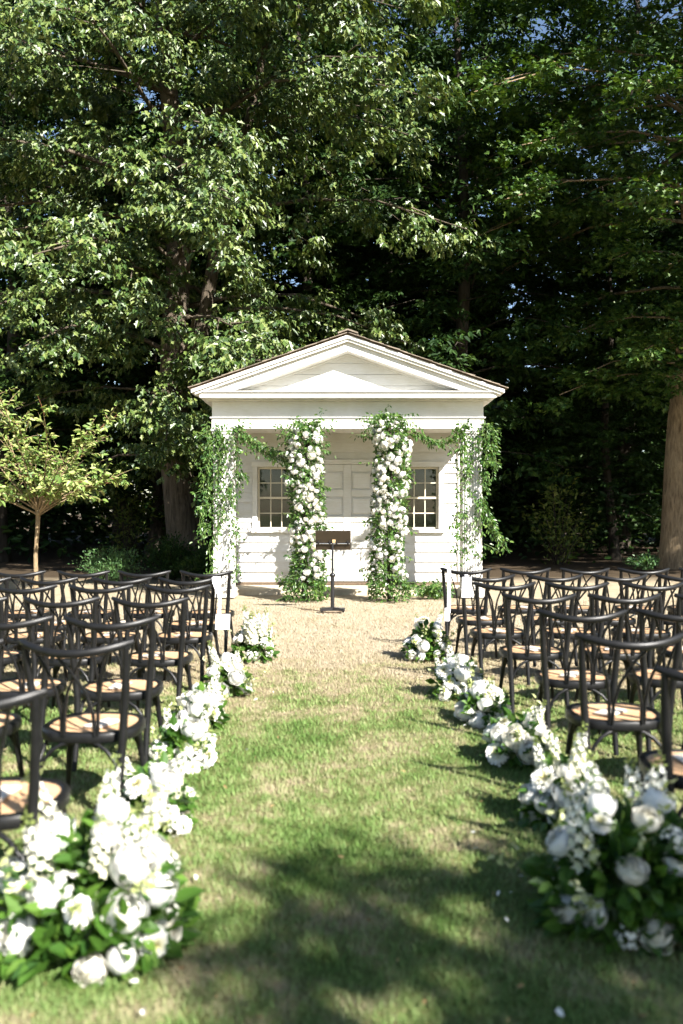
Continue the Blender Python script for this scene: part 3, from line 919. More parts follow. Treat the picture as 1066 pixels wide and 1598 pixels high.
# the wood behind: one leafy mass nobody could count
def far_wood():
    N = 26000
    x = rng.uniform(-32, 32, N); y = rng.uniform(38.5, 47, N)
    top = 12.5 + 3.2 * np.sin(x * 0.43) + 2.0 * np.sin(x * 1.1 + 1.3)
    top = np.where((x > 8.5) & (x < 13.5), top - 2.5, top)
    z = rng.random(N) ** 0.9 * top
    pos = np.stack([x, y, z], 1)
    ax = norm(rng.normal(0, 1, (N, 3)) * np.array([1, 1, 0.5])); nn = norm(rng.normal(0, 0.7, (N, 3)) + np.array([0, -0.5, 0.8]))
    me = leaf_mesh('far_wood', LEAF['ell'], pos, ax, nn, rng.uniform(0.6, 1.1, N))
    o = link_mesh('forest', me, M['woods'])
    tag(o, 'dark mass of the far wood behind every tree', 'forest', kind='stuff')
    # undergrowth between the trunks
    N = 26000
    x = rng.uniform(-22, 22, N); y = 24.5 + 14 * rng.random(N) ** 0.8
    hgt = 2.6 + 0.09 * (y - 24.5) + 1.2 * np.sin(x * 0.8 + y * 0.3) + 0.9 * np.sin(x * 2.1 - y * 0.7)
    z = rng.random(N) * np.maximum(0.4, hgt) + (y - 24.5) * 0.08 * rng.random(N)
    ax = norm(rng.normal(0, 1, (N, 3)) * np.array([1, 1, 0.4])); nn = norm(rng.normal(0, 0.5, (N, 3)) + np.array([0, -0.3, 0.9]))
    me = leaf_mesh('undergrowth', LEAF['ell'], np.stack([x, y, z], 1), ax, nn, rng.uniform(0.16, 0.34, N))
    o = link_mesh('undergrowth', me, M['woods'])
    tag(o, 'dim leafy undergrowth between the trunks of the wood', 'undergrowth', kind='stuff')
far_wood()

# young tree by the lawn
def young_tree():
    base = (-5.62, 15.3, 0)
    w = MB()
    w.tube([(0, 0, -0.05), (0.01, 0, 0.3), (0.0, 0, 0.7), (0.03, 0, 1.1), (0.05, 0, 1.5)], [0.062, 0.044, 0.04, 0.04, 0.044], 8)
    twigs = MB()
    P = []; Ax = []; Nn = []
    rr = random.Random(5)
    n = 27
    for i in range(n):
        az = i * 2.39996 + rr.uniform(-.3, .3)
        el = rr.uniform(0.3, 1.35) if i > 8 else rr.uniform(0.1, 0.4)
        L = rr.uniform(0.95, 1.75) * (1.0 if el < 0.6 else 1.6)
        wx, wy = rr.gauss(0, .16), rr.gauss(0, .16)
        s = Vector((0.05, 0, 1.42 + 0.16 * rr.random()))
        d = Vector((math.cos(az) * math.cos(el), math.sin(az) * math.cos(el), math.sin(el)))
        def pt(t): return s + d * (L * t) + Vector((wx * math.sin(t * 3.0), wy * math.sin(t * 2.6), 0.26 * math.sin(t * 2.2) - 0.18 * t * t))
        w.tube([pt(t) for t in (0, 0.25, 0.5, 0.8)], [0.02, 0.013, 0.009, 0.006], 5, cap=False)
        twigs.tube([pt(t) for t in (0.78, 0.9, 1.0)], [0.008, 0.006, 0.003], 4, cap=False)
        side = [(0.0, None)]
        for k in range(11):
            t0 = rr.uniform(0.22, 0.95)
            q = pt(t0)
            dd = (d * 0.7 + Vector((rr.uniform(-1, 1), rr.uniform(-1, 1), rr.uniform(-0.4, 0.9))) * 1.1).normalized()
            l2 = rr.uniform(0.3, 0.7) * (1.15 - 0.5 * t0)
            w.tube([q, q + dd * l2 * 0.5, q + dd * l2 + Vector((0, 0, -0.03))], [0.007, 0.005, 0.002], 3, cap=False)
            for m in range(9):
                u = (m + rr.random()) / 9
                P.append(q + dd * (l2 * u) + Vector((rr.gauss(0, .015), rr.gauss(0, .015), rr.gauss(0, .015))))
                a = dd * 0.5 + Vector((rr.gauss(0, .7), rr.gauss(0, .7), -0.35 + rr.gauss(0, .3)))
                Ax.append(a.normalized()); Nn.append(Vector((rr.gauss(0, .4), -0.35 + rr.gauss(0, .4), 0.8)).normalized())
        for m in range(16):
            t = 0.3 + 0.7 * m / 15
            P.append(pt(t)); a = d * 0.6 + Vector((rr.gauss(0, .6), rr.gauss(0, .6), -0.3 + rr.gauss(0, .3))); Ax.append(a.normalized())
            Nn.append(Vector((rr.gauss(0, .4), -0.3, 0.8)).normalized())
    me = leaf_mesh('young_crown', LEAF['ell'], np.array(P), np.array(Ax), np.array(Nn), rng.uniform(0.08, 0.15, len(P)))
    e = tree('young_tree', 'young yellow-green tree with slim pale trunk beyond the chairs', base, w, me, M['bark_pale'], M['cherry'])
    twigs.build('twig_tips', M['twig_red'], e)['kind'] = 'stuff'
young_tree()

def shrub(name, label, loc, rx, ry, h, n, leaf, mat, smin, smax, upright=0.5, lobes=7, seed=1, cat='shrub', group=None):
    rr = random.Random(seed)
    e = empty(name, loc); tag(e, label, cat, group)
    w = MB(); P = []; A = []; N_ = []
    for i in range(lobes * 3):
        az = i * 2.4 + rr.uniform(-.4, .4); rad = rr.uniform(0.15, 0.95)
        tip = Vector((math.cos(az) * rx * rad, math.sin(az) * ry * rad, h * rr.uniform(0.6, 1.0) * (1.05 - 0.55 * rad * rad)))
        w.tube([(tip.x * 0.1, tip.y * 0.1, -0.02), tip * 0.5 + Vector((0, 0, 0.08)), tip], [0.014, 0.009, 0.003], 4, cap=False)
        for k in range(n // (lobes * 3)):
            t = rr.random() ** 0.6
            q = tip * t + Vector((rr.gauss(0, .09 * rx + .03), rr.gauss(0, .09 * ry + .03), rr.gauss(0, .06 * h)))
            if q.z < 0.02: q.z = 0.02 + rr.random() * 0.1
            P.append(q)
            d = Vector((q.x / rx, q.y / ry, upright + 0.3)) + Vector((rr.gauss(0, .5), rr.gauss(0, .5), rr.gauss(0, .4)))
            A.append(d.normalized()); N_.append(Vector((rr.gauss(0, .5), rr.gauss(0, .5) - .2, 0.8)).normalized())
    w.build('stem', M['bark_dark'], e)
    c = link_mesh('foliage', leaf_mesh(name + '_foliage', LEAF[leaf], np.array(P), np.array(A), np.array(N_), rng.uniform(smin, smax, len(P))), mat, e)
    c['kind'] = 'stuff'
    return e
shrub('boxwood_shrub', 'bright green sunlit boxwood between the young tree and the oak', (-4.8, 17.4, 0), 0.72, 0.55, 0.85, 3400, 'ell', M['box'], 0.035, 0.06, 0.6, 9, 2)
shrub('yew_shrub', 'dark green shrub at the foot of the oak trunk', (-3.75, 18.4, 0), 0.85, 0.7, 0.95, 3600, 'ell', M['woods'], 0.05, 0.09, 0.5, 9, 3)
shrub('yew_shrub', 'dark green shrub tucked between the oak and the house corner', (-2.85, 17.6, 0), 0.6, 0.6, 0.8, 2600, 'ell', M['woods'], 0.05, 0.09, 0.5, 8, 4)
shrub('sapling', 'loose yellow-green sapling in the dark wood between house and maple', (6.2, 23.8, 0), 1.15, 0.9, 2.7, 900, 'ell', M['under'], 0.10, 0.16, 0.1, 7, 5, 'sapling')
shrub('sapling', 'thin yellow-green sapling in the dark gap behind the oak trunk', (-6.3, 24.2, 0), 1.2, 1.0, 3.6, 700, 'ell', M['under'], 0.10, 0.17, 0.1, 7, 6, 'sapling')
shrub('fern_clump', 'low leafy clump at the foot of the maple trunk', (7.75, 21.2, 0), 0.6, 0.5, 0.4, 700, 'ell', M['box'], 0.06, 0.11, 0.4, 6, 7, 'plant')

# ------------------------------------------------------------------ chairs
def make_chair():
    e = empty('crossback_chair')
    blk = M['black']
    # seat: wide D-shaped disc; sitter faces +y, back at -y
    def outline(w, d, n=28):
        pts = []
        for k in range(n):
            a = 2 * math.pi * k / n
            c, s = math.cos(a), math.sin(a)
            ex = 0.78
            pts.append((w * math.copysign(abs(c) ** ex, c), 0.235 + d * math.copysign(abs(s) ** ex, s)))
        return pts
    zs = 0.435
    o1 = outline(0.245, 0.225); o2 = outline(0.212, 0.192)
    n = len(o1)
    rim = MB()
    rings = [([(x * 0.985, (y - .235) * .985 + .235) for x, y in o1], zs - 0.048), (o1, zs - 0.040), (o1, zs - 0.006), ([(x * .975, (y - .235) * .975 + .235) for x, y in o1], zs + 0.002), (o2, zs + 0.002), (o2, zs - 0.05)]
    vs = []; fs = []
    for pts, z in rings: vs += [(x, y, z) for x, y in pts]
    for r_ in range(len(rings)):
        r2_ = (r_ + 1) % len(rings)
        for k in range(n):
            k2 = (k + 1) % n
            fs.append((r_ * n + k, r_ * n + k2, r2_ * n + k2, r2_ * n + k))
    rim.add(vs, fs, True)
    seat = rim.build('seat_rim', blk, e)
    cane = MB()
    cz = zs - 0.004
    vs = [(x * 1.0, y, cz) for x, y in o2] + [((x) * 0.55, (y - .235) * .55 + .235, cz - 0.006) for x, y in o2] + [(0, 0.235, cz - 0.009)]
    fs = [(k, (k + 1) % n, n + (k + 1) % n, n + k) for k in range(n)] + [(n + k, n + (k + 1) % n, 2 * n) for k in range(n)]
    cane.add(vs, fs, True)
    cane.build('seat', M['cane'], e)
    # back posts from floor to rail
    for s in (-1, 1):
        t = MB()
        t.tube([(s * 0.205, -0.055, 0.0), (s * 0.203, -0.01, 0.2), (s * 0.208, 0.02, 0.40), (s * 0.222, 0.012, 0.58), (s * 0.236, -0.014, 0.74), (s * 0.244, -0.038, 0.868)],
               [0.016, 0.019, 0.0215, 0.0205, 0.019, 0.0165], 8)
        t.build('back_post', blk, e)
        f = MB()
        f.tube([(s * 0.215, 0.43, 0.0), (s * 0.195, 0.40, 0.2), (s * 0.175, 0.37, 0.40)], [0.0125, 0.016, 0.02], 8)
        f.build('leg', blk, e)
    # top rail
    rail = MB()
    pts = []; rad = []
    for k in range(13):
        u = -1 + 2 * k / 12
        pts.append((u * 0.272, -0.132 + 0.115 * u * u, 0.842 + 0.042 * u * u)); rad.append(0.021 if abs(u) < 0.95 else 0.014)
    rail.tube(pts, rad, 8, 0.72, up=(0, 0, 1))
    rail.build('top_rail', blk, e)
    # crossing slats of the back
    def slat(p):
        b = MB(); b.tube(p, [0.0125, 0.0125, 0.011, 0.0105, 0.0105], 6, 0.7, up=(0, 1, 0)); b.build('back_slat', blk, e)
    for s in (-1, 1):
        slat([(s * 0.088, 0.022, 0.425), (s * 0.09, 0.018, 0.53), (s * 0.105, -0.002, 0.64), (s * 0.14, -0.04, 0.76), (s * 0.178, -0.082, 0.855)])
        slat([(s * 0.074, 0.016, 0.425), (s * 0.07, 0.008, 0.53), (s * 0.045, -0.02, 0.64), (s * -0.01, -0.066 - 0.004 * s, 0.75), (s * -0.07, -0.122, 0.845)])
    # low back hoop joining the posts behind the seat
    # bentwood arches under the seat
    def arc(p0, p1, z0=0.2, z1=0.39):
        a = MB(); pp = []
        for k in range(6):
            w = k / 5 * math.pi / 2
            f = 1 - math.cos(w)
            pp.append((p0[0] + (p1[0] - p0[0]) * f, p0[1] + (p1[1] - p0[1]) * f, z0 + (z1 - z0) * math.sin(w)))
        a.tube(pp, 0.0105, 6, up=(0.3, 0.3, 0.9)); a.build('brace', blk, e)
    for s in (-1, 1):
        arc((s * 0.2, 0.0), (s * 0.04, 0.035)); arc((s * 0.2, 0.005), (s * 0.19, 0.17))
        arc((s * 0.19, 0.395), (s * 0.19, 0.24)); arc((s * 0.19, 0.40), (s * 0.04, 0.38))
    return e

EDGE = dict(left=[(8.62, -1.12), (7.75, -1.15), (6.95, -1.09), (5.93, -1.10), (4.84, -1.06), (3.95, -0.985), (2.86, -1.0)],
            right=[(9.03, 1.08), (8.1, 1.15), (7.22, 1.13), (6.2, 1.19), (5.17, 1.215), (4.18, 1.19), (3.24, 1.24)])
ORD = ['first', 'second', 'third', 'fourth', 'fifth', 'sixth', 'seventh']
proto = make_chair()
first = True
rr = random.Random(21)
CH = {}
for side, sg in (('left', -1), ('right', 1)):
    for ri, (D, ex) in enumerate(EDGE[side]):
        hw = 0.41 * (D + 0.35) + 0.12
        k = 0
        while abs(ex) + 0.645 * k < hw:
            x = ex + sg * (0.272 + 0.645 * k) + rr.uniform(-.015, .015)
            c = proto if first else copy_tree(proto)
            first = False
            y = D + 0.04 + rr.uniform(-.02, .02)
            rz = rr.gauss(0, 0.05)
            c.location = (x, y, 0); c.rotation_euler = (0, 0, rz)
            seat = 'on the aisle' if k == 0 else ORD[k] + ' from the aisle'
            who = f'{side} block, {ORD[ri]} row from the house, {seat}'
            tag(c, 'black cross-back chair, ' + who, 'chair', 'black cane-seat chairs facing the house')
            CH[(side, ri, k)] = (c, x, y, rz, who)
            k += 1

# folded programs lying on the seats
pm = MB()
pm.box(-0.05, 0.05, -0.085, 0.085, 0.0, 0.003)
pm.add([(-0.05, -0.085, 0.0035), (0.05, -0.085, 0.009), (0.05, 0.085, 0.009), (-0.05, 0.085, 0.0035)], [(0, 1, 2, 3)])
pme = pm.mesh('program')
for key, (c, x, y, rz, who) in CH.items():
    a = rz + rr.gauss(0.0, 0.35)
    dx, dy = rr.uniform(-.05, .05), 0.235 + rr.uniform(-.03, .05)
    o = link_mesh('program', pme, M['program'])
    o.location = (x + dx * math.cos(rz) - dy * math.sin(rz), y + dx * math.sin(rz) + dy * math.cos(rz), 0.4335)
    o.rotation_euler = (0, 0, a + math.pi / 2 * 0.0)
    tag(o, 'cream program on chair seat, ' + who, 'program', 'programs lying on the chair seats')

# ribbons and cards hanging from the aisle chairs
def strip(mb, pts, w):
    """thin ribbon: pts are (x, y, z), width along x"""
    n = len(pts)
    vs = [(x - w[i] / 2, y, z) for i, (x, y, z) in enumerate(pts)] + [(x + w[i] / 2, y, z) for i, (x, y, z) in enumerate(pts)]
    vs += [(x, y + 0.002, z) for x, y, z in vs]
    fs = []
    for i in range(n - 1):
        fs += [(i, n + i, n + i + 1, i + 1), (2 * n + i, 2 * n + i + 1, 3 * n + i + 1, 3 * n + i)]
    return mb.add(vs, fs, True)
def hang(loc, ribbon_pts, ribbon_w, card, label):
    e = empty('reserved_sign', loc); tag(e, label, 'sign')
    r_ = MB(); strip(r_, ribbon_pts, ribbon_w); r_.build('ribbon', M['ribbon'], e)
    if card:
        x0, x1, z0, z1, yy, tilt = card
        b = MB().box(x0, x1, yy, yy + 0.003, z0, z1)
        b.v = [(x + (z - z1) * tilt, y, z) for x, y, z in b.v]
        b.build('card', M['paper'], e)
cl = CH[('left', 1, 0)]; y0 = cl[2] - 0.07
hang((-1.155, y0, 0), [(0, .03, .90), (0, -.03, .895), (0.005, -.035, .84), (0.025, -.035, .76), (0.035, -.035, .74), (0.03, -.035, .55)], [.07, .075, .07, .045, .026, .026],
     (0.0, 0.13, 0.42, 0.56, -.04, 0.04), 'white card on a folded ribbon hung from the left aisle chair, second row')
cr = CH[('right', 0, 0)]; y0 = cr[2] - 0.10
hang((1.155, y0, 0), [(0, .05, .895), (0, -.02, .893), (0.002, -.025, .80), (0, -.025, .55), (-.003, -.027, .42)], [.036] * 5,
     (-0.045, 0.01, 0.33, 0.47, -.03, 0.02), 'long white ribbon with small card on the right aisle chair, first row')
cr = CH[('right', 1, 0)]; y0 = cr[2] - 0.11
hang((1.205, y0, 0), [(0, .06, .893), (0, 0, .89), (0, -.012, .86), (0, -.012, .84)], [.03] * 4,
     (-0.045, 0.045, 0.68, 0.875, -.016, 0.03), 'upright white card tied to the right aisle chair, second row')

# ------------------------------------------------------------------ music stand
ms = empty('music_stand', (-0.135, 12.5, 0))
tag(ms, 'black music stand with a brown desk before the door', 'music stand')
b = MB()
for a in (0.32, -0.32, 0.32 + math.pi, -0.32 + math.pi):
    d = Vector((math.cos(a), math.sin(a), 0)); s = Vector((-d.y, d.x, 0))
    h0, h1 = 0.075, 0.058
    vs = [d * 0.0 - s * .03, d * .19 - s * .026, d * .19 + s * .026, s * .03]
    b.add([(v.x, v.y, 0.022) for v in vs] + [(vs[0].x, vs[0].y, h0), (vs[1].x, vs[1].y, h1), (vs[2].x, vs[2].y, h1), (vs[3].x, vs[3].y, h0)],
          [(0, 3, 2, 1), (4, 5, 6, 7), (0, 1, 5, 4), (1, 2, 6, 5), (2, 3, 7, 6), (3, 0, 4, 7)])
    b.tube([(d.x * .17, d.y * .17, 0.0), (d.x * .17, d.y * .17, 0.03)], 0.014, 8)
b.build('base', M['metal'], ms)
MB().tube([(0, 0, 0.06), (0, 0, 0.55)], 0.029, 14).build('lower_pole', M['metal'], ms)
MB().tube([(0, 0, 0.525), (0, 0, 0.54), (0, 0, 0.57), (0, 0, 0.585)], [0.03, 0.045, 0.045, 0.022], 14).build('collar', M['metal'], ms)
MB().tube([(0, 0, 0.58), (0, 0, 1.05)], 0.017, 12).build('upper_pole', M['metal'], ms)
tilt = R(20)
dk = MB().box(-0.265, 0.265, -0.006, 0.006, -0.155, 0.155)
def tl(mb, z=1.075, y=-0.0):
    ct, st_ = math.cos(tilt), math.sin(tilt)
    mb.v = [(x + 0.01, y + yy * ct - zz * st_, z + yy * st_ + zz * ct) for x, yy, zz in mb.v]
    return mb
tl(dk).build('desk', M['desk'], ms, 0.002)
tl(MB().box(-0.265, 0.265, 0.007, 0.06, -0.155, -0.143)).build('lip', M['desk'], ms)
tl(MB().tube([(-0.26, -0.022, -0.045), (0.255, -0.022, -0.045)], 0.009, 8)).build('cross_rod', M['chrome'], ms)
for x in (-0.22, -0.05, 0.05, 0.22):
    tl(MB().box(x - 0.014, x + 0.014, -0.034, -0.0065, -0.055, -0.005)).build('bracket', M['metal'], ms)
tl(MB().box(-0.012, 0.036, -0.03, -0.0065, -0.03, 0.012)).build('clamp_block', M['block'], ms)
cb = MB(); cb.tube([(-0.62, 12.75, 0.012), (-0.45, 12.66, 0.012), (-0.33, 12.52, 0.012), (-0.22, 12.36, 0.012), (-0.05, 12.4, 0.014), (0.02, 12.47, 0.02)], 0.006, 6)
tag(cb.build('cable', M['cable']), 'thin brown cable lying round the foot of the music stand', 'cable')

# ------------------------------------------------------------------ flowers
def petal(mb, az, tilt_, length, width, cup, r0=0.0, z0=0.0, ruffle=0.0):
    """a cupped petal: 3 x 4 grid, pointing out and up by tilt (0 flat, pi/2 upright)"""
    vs = []
    ca, sa = math.cos(az), math.sin(az)
    for i in range(4):
        t = i / 3
        ww = width * (0.35 + 0.65 * math.sin(min(1.0, t * 1.15 + 0.12) * math.pi * 0.62)) * (1 if i < 3 else 0.82)
        el = tilt_ + cup * (0.5 - t)
        rr_ = r0 + length * t * math.cos(tilt_ + cup * 0.35 * (0.6 - t) * 2)
        zz = z0 + length * t * math.sin(tilt_ + cup * 0.35 * (0.6 - t) * 2)
        for j in (-1, 0, 1):
            x = rr_ + (0.0 if j == 0 else -0.16 * width * math.cos(tilt_) + (0.12 * width if tilt_ > 0.9 else 0) * -1)
            y = j * ww * 0.5
            z = zz + (0.14 * width * math.cos(tilt_) if j else 0) + ruffle * math.sin(i * 2.1 + j * 1.7 + az * 5) * t
            vs.append((x * ca - y * sa, x * sa + y * ca, z))
    fs = []
    for i in range(3):
        for j in range(2):
            a = i * 3 + j
            fs.append((a, a + 1, a + 4, a + 3))
    mb.add(vs, fs, True)

def cup_petal(mb, az, span, r_, th0, th1, flare, off, zc, wob, rnd):
    """patch of a globe: from th0 (low) to th1 (rim), polar angles from +z; the rim may flare out"""
    vs = []; n, m = 5, 4
    for i in range(m):
        t = i / (m - 1)
        th = th0 + (th1 - th0) * t
        for j in range(n):
            u = -1 + 2 * j / (n - 1)
            half = span * (0.55 + 0.45 * math.sin(math.pi * min(1, 0.25 + 0.6 * t)))
            a = az + half * u
            rim = 1.0 - 0.10 * (u * u) * t
            rad = r_ * (1 + flare * t ** 3 * (1 - 0.35 * u * u)) * rim + wob * math.sin(3 * u + az * 4 + 2 * t) * t
            z = zc + rad * math.cos(th) - 0.10 * r_ * u * u * t
            x = rad * math.sin(th)
            vs.append((x * math.cos(a) + off * math.cos(az), x * math.sin(a) + off * math.sin(az), z))
    fs = []
    for i in range(m - 1):
        for j in range(n - 1):
            k = i * n + j
            fs.append((k, k + 1, k + n + 1, k + n))
    mb.add(vs, fs, True)

def rose_mesh(kind, seed):
    """unit bloom (radius about 1), axis +z, middle of the bloom near the origin"""
    r_ = random.Random(seed); m = MB()
    d = math.radians
    if kind == 'mum':
        for ring_, (n, tilt_, L, W, r0, z0) in enumerate([(17, -0.1, 0.95, 0.32, 0.1, -0.05), (16, 0.25, 0.9, 0.30, 0.1, 0.0), (14, 0.55, 0.78, 0.27, 0.08, 0.05), (12, 0.85, 0.62, 0.22, 0.06, 0.1), (9, 1.15, 0.45, 0.18, 0.04, 0.12)]):
            for k in range(n):
                petal(m, 2 * math.pi * (k + 0.5 * (ring_ % 2)) / n, tilt_ + r_.uniform(-.08, .08), L * r_.uniform(.9, 1.08), W, 0.5, r0, z0)
        return m.mesh(kind)
    if kind == 'rose':
        rows_ = [(6, 1.02, 128, 78, 0.16, 0.0), (6, 0.92, 120, 60, 0.10, 0.02), (5, 0.78, 115, 47, 0.06, 0.06), (5, 0.60, 110, 36, 0.03, 0.1), (4, 0.42, 110, 25, 0.0, 0.14), (3, 0.24, 110, 10, 0.0, 0.2)]
    else:
        rows_ = [(5, 1.0, 150, 62, 0.06, 0.0), (5, 0.9, 140, 44, 0.02, 0.04), (4, 0.76, 130, 30, 0.0, 0.1), (3, 0.55, 120, 12, 0.0, 0.2)]
    for ring_, (n, rad, t0, t1, fl, zc) in enumerate(rows_):
        for k in range(n):
            az = 2 * math.pi * (k + 0.5 * (ring_ % 2)) / n + r_.uniform(-.15, .15)
            cup_petal(m, az, 2 * math.pi / n * 0.72, rad * r_.uniform(0.95, 1.05), d(t0), d(t1 + r_.uniform(-7, 7)), fl, 0.03, zc, 0.035, r_)
    return m.mesh(kind)

BLOOM = {
    'rose': [rose_mesh('rose', s) for s in (1, 2, 3)],
    'mum': [rose_mesh('mum', s) for s in (4,)],
    'globe': [rose_mesh('globe', s) for s in (5, 6)],
}
for kname, lst in BLOOM.items():
    for i, me in enumerate(lst):
        me.materials.append(M['mum'] if kname == 'mum' else (M['rose_cream'] if (kname == 'rose' and i == 2) else M['rose']))

def cluster_mesh(seed, n, rad):
    """head of small blossoms, unit size"""
    r_ = random.Random(seed); m = MB()
    for i in range(n):
        d = Vector((r_.gauss(0, 1), r_.gauss(0, 1), abs(r_.gauss(0, 1)) + 0.25)).normalized()
        c = d * r_.uniform(0.72, 1.0)
        x = d.orthogonal().normalized(); y = d.cross(x)
        a0 = r_.uniform(0, 6.28)
        ring_ = []
        for k in range(5):
            a = a0 + k * 2 * math.pi / 5
            ring_.append(c + (x * math.cos(a) + y * math.sin(a)) * rad + d * rad * 0.35)
        mids = []
        for k in range(5):
            a = a0 + (k + 0.5) * 2 * math.pi / 5
            mids.append(c + (x * math.cos(a) + y * math.sin(a)) * rad * 0.45 + d * rad * 0.1)
        vs = [c]
        for k in range(5): vs += [ring_[k], mids[k]]
        fs = [(0, 1 + (2 * k - 1) % 10, 1 + (2 * k) % 10, 1 + (2 * k + 1) % 10) for k in range(5)]
        m.add(vs, fs, False)
    return m.mesh('blossom_head')
HEAD = [cluster_mesh(s, 26, 0.26) for s in (1, 2)]
for me in HEAD: me.materials.append(M['floret'])

def spike_mesh(seed):
    """tall flower spike, height 1, florets thinning to green buds at the tip"""
    r_ = random.Random(seed); fl = MB(); bd = MB()
    n = 46
    for i in range(n):
        t = (i + 0.5) / n
        a = i * 2.4; rad = 0.085 * (1 - t) ** 0.6 + 0.012
        c = Vector((math.cos(a) * rad, math.sin(a) * rad, 0.22 + 0.78 * t))
        d = Vector((math.cos(a), math.sin(a), 0.35)).normalized()
        x = d.orthogonal().normalized(); y = d.cross(x)
        s = 0.062 * (1 - 0.75 * t) + 0.012
        tgt = fl if t < 0.8 else bd
        if t < 0.8:
            vs = [c]; a0 = r_.uniform(0, 6)
            for k in range(5):
                q = a0 + k * 1.2566
                vs.append(c + (x * math.cos(q) + y * math.sin(q)) * s + d * s * 0.55)
                vs.append(c + (x * math.cos(q + .628) + y * math.sin(q + .628)) * s * 0.6 + d * s * 0.25)
            tgt.add(vs, [(0, 1 + (2 * k - 1) % 10, 1 + 2 * k, 1 + (2 * k + 1) % 10) for k in range(5)])
        else:
            vs = [c + x * s * .6, c + y * s * .6, c - x * s * .6, c - y * s * .6, c + d * s * 1.3]
            tgt.add(vs, [(0, 1, 4), (1, 2, 4), (2, 3, 4), (3, 0, 4)])
    st_ = MB(); st_.tube([(0, 0, 0), (0.01, 0, 0.5), (0, 0, 0.99)], [0.014, 0.01, 0.004], 5)
    return fl.mesh('spike_florets'), bd.mesh('spike_buds'), st_.mesh('spike_stem')
SPIKE = [spike_mesh(s) for s in (1, 2)]
for f_, b_, s_ in SPIKE:
    f_.materials.append(M['floret']); b_.materials.append(M['bud']); s_.materials.append(M['stem'])

big_leaf = MB()
tv, tt = LEAF['wide']
big_leaf.add([tuple(v) for v in tv], [tuple(t) for t in tt], True)
big_leaf_me = big_leaf.mesh('leaf'); big_leaf_me.materials.append(M['filler'])
at_ = big_leaf_me.attributes.new('rnd', 'FLOAT', 'POINT')
at_.data.foreach_set('value', np.full(len(tv), 0.55, np.float32))

def aim(o, d, spin):
    q = Vector(d).normalized().to_track_quat('Z', 'Y')
    o.rotation_mode = 'QUATERNION'
    from mathutils import Quaternion
    o.rotation_quaternion = q @ Quaternion((0, 0, 1), spin)

def put(me, name, parent, p, d, s, spin):
    o = link_mesh(name, me, None, parent)
    o.location = p; o.scale = (s, s, s)
    aim(o, d, spin)
    return o

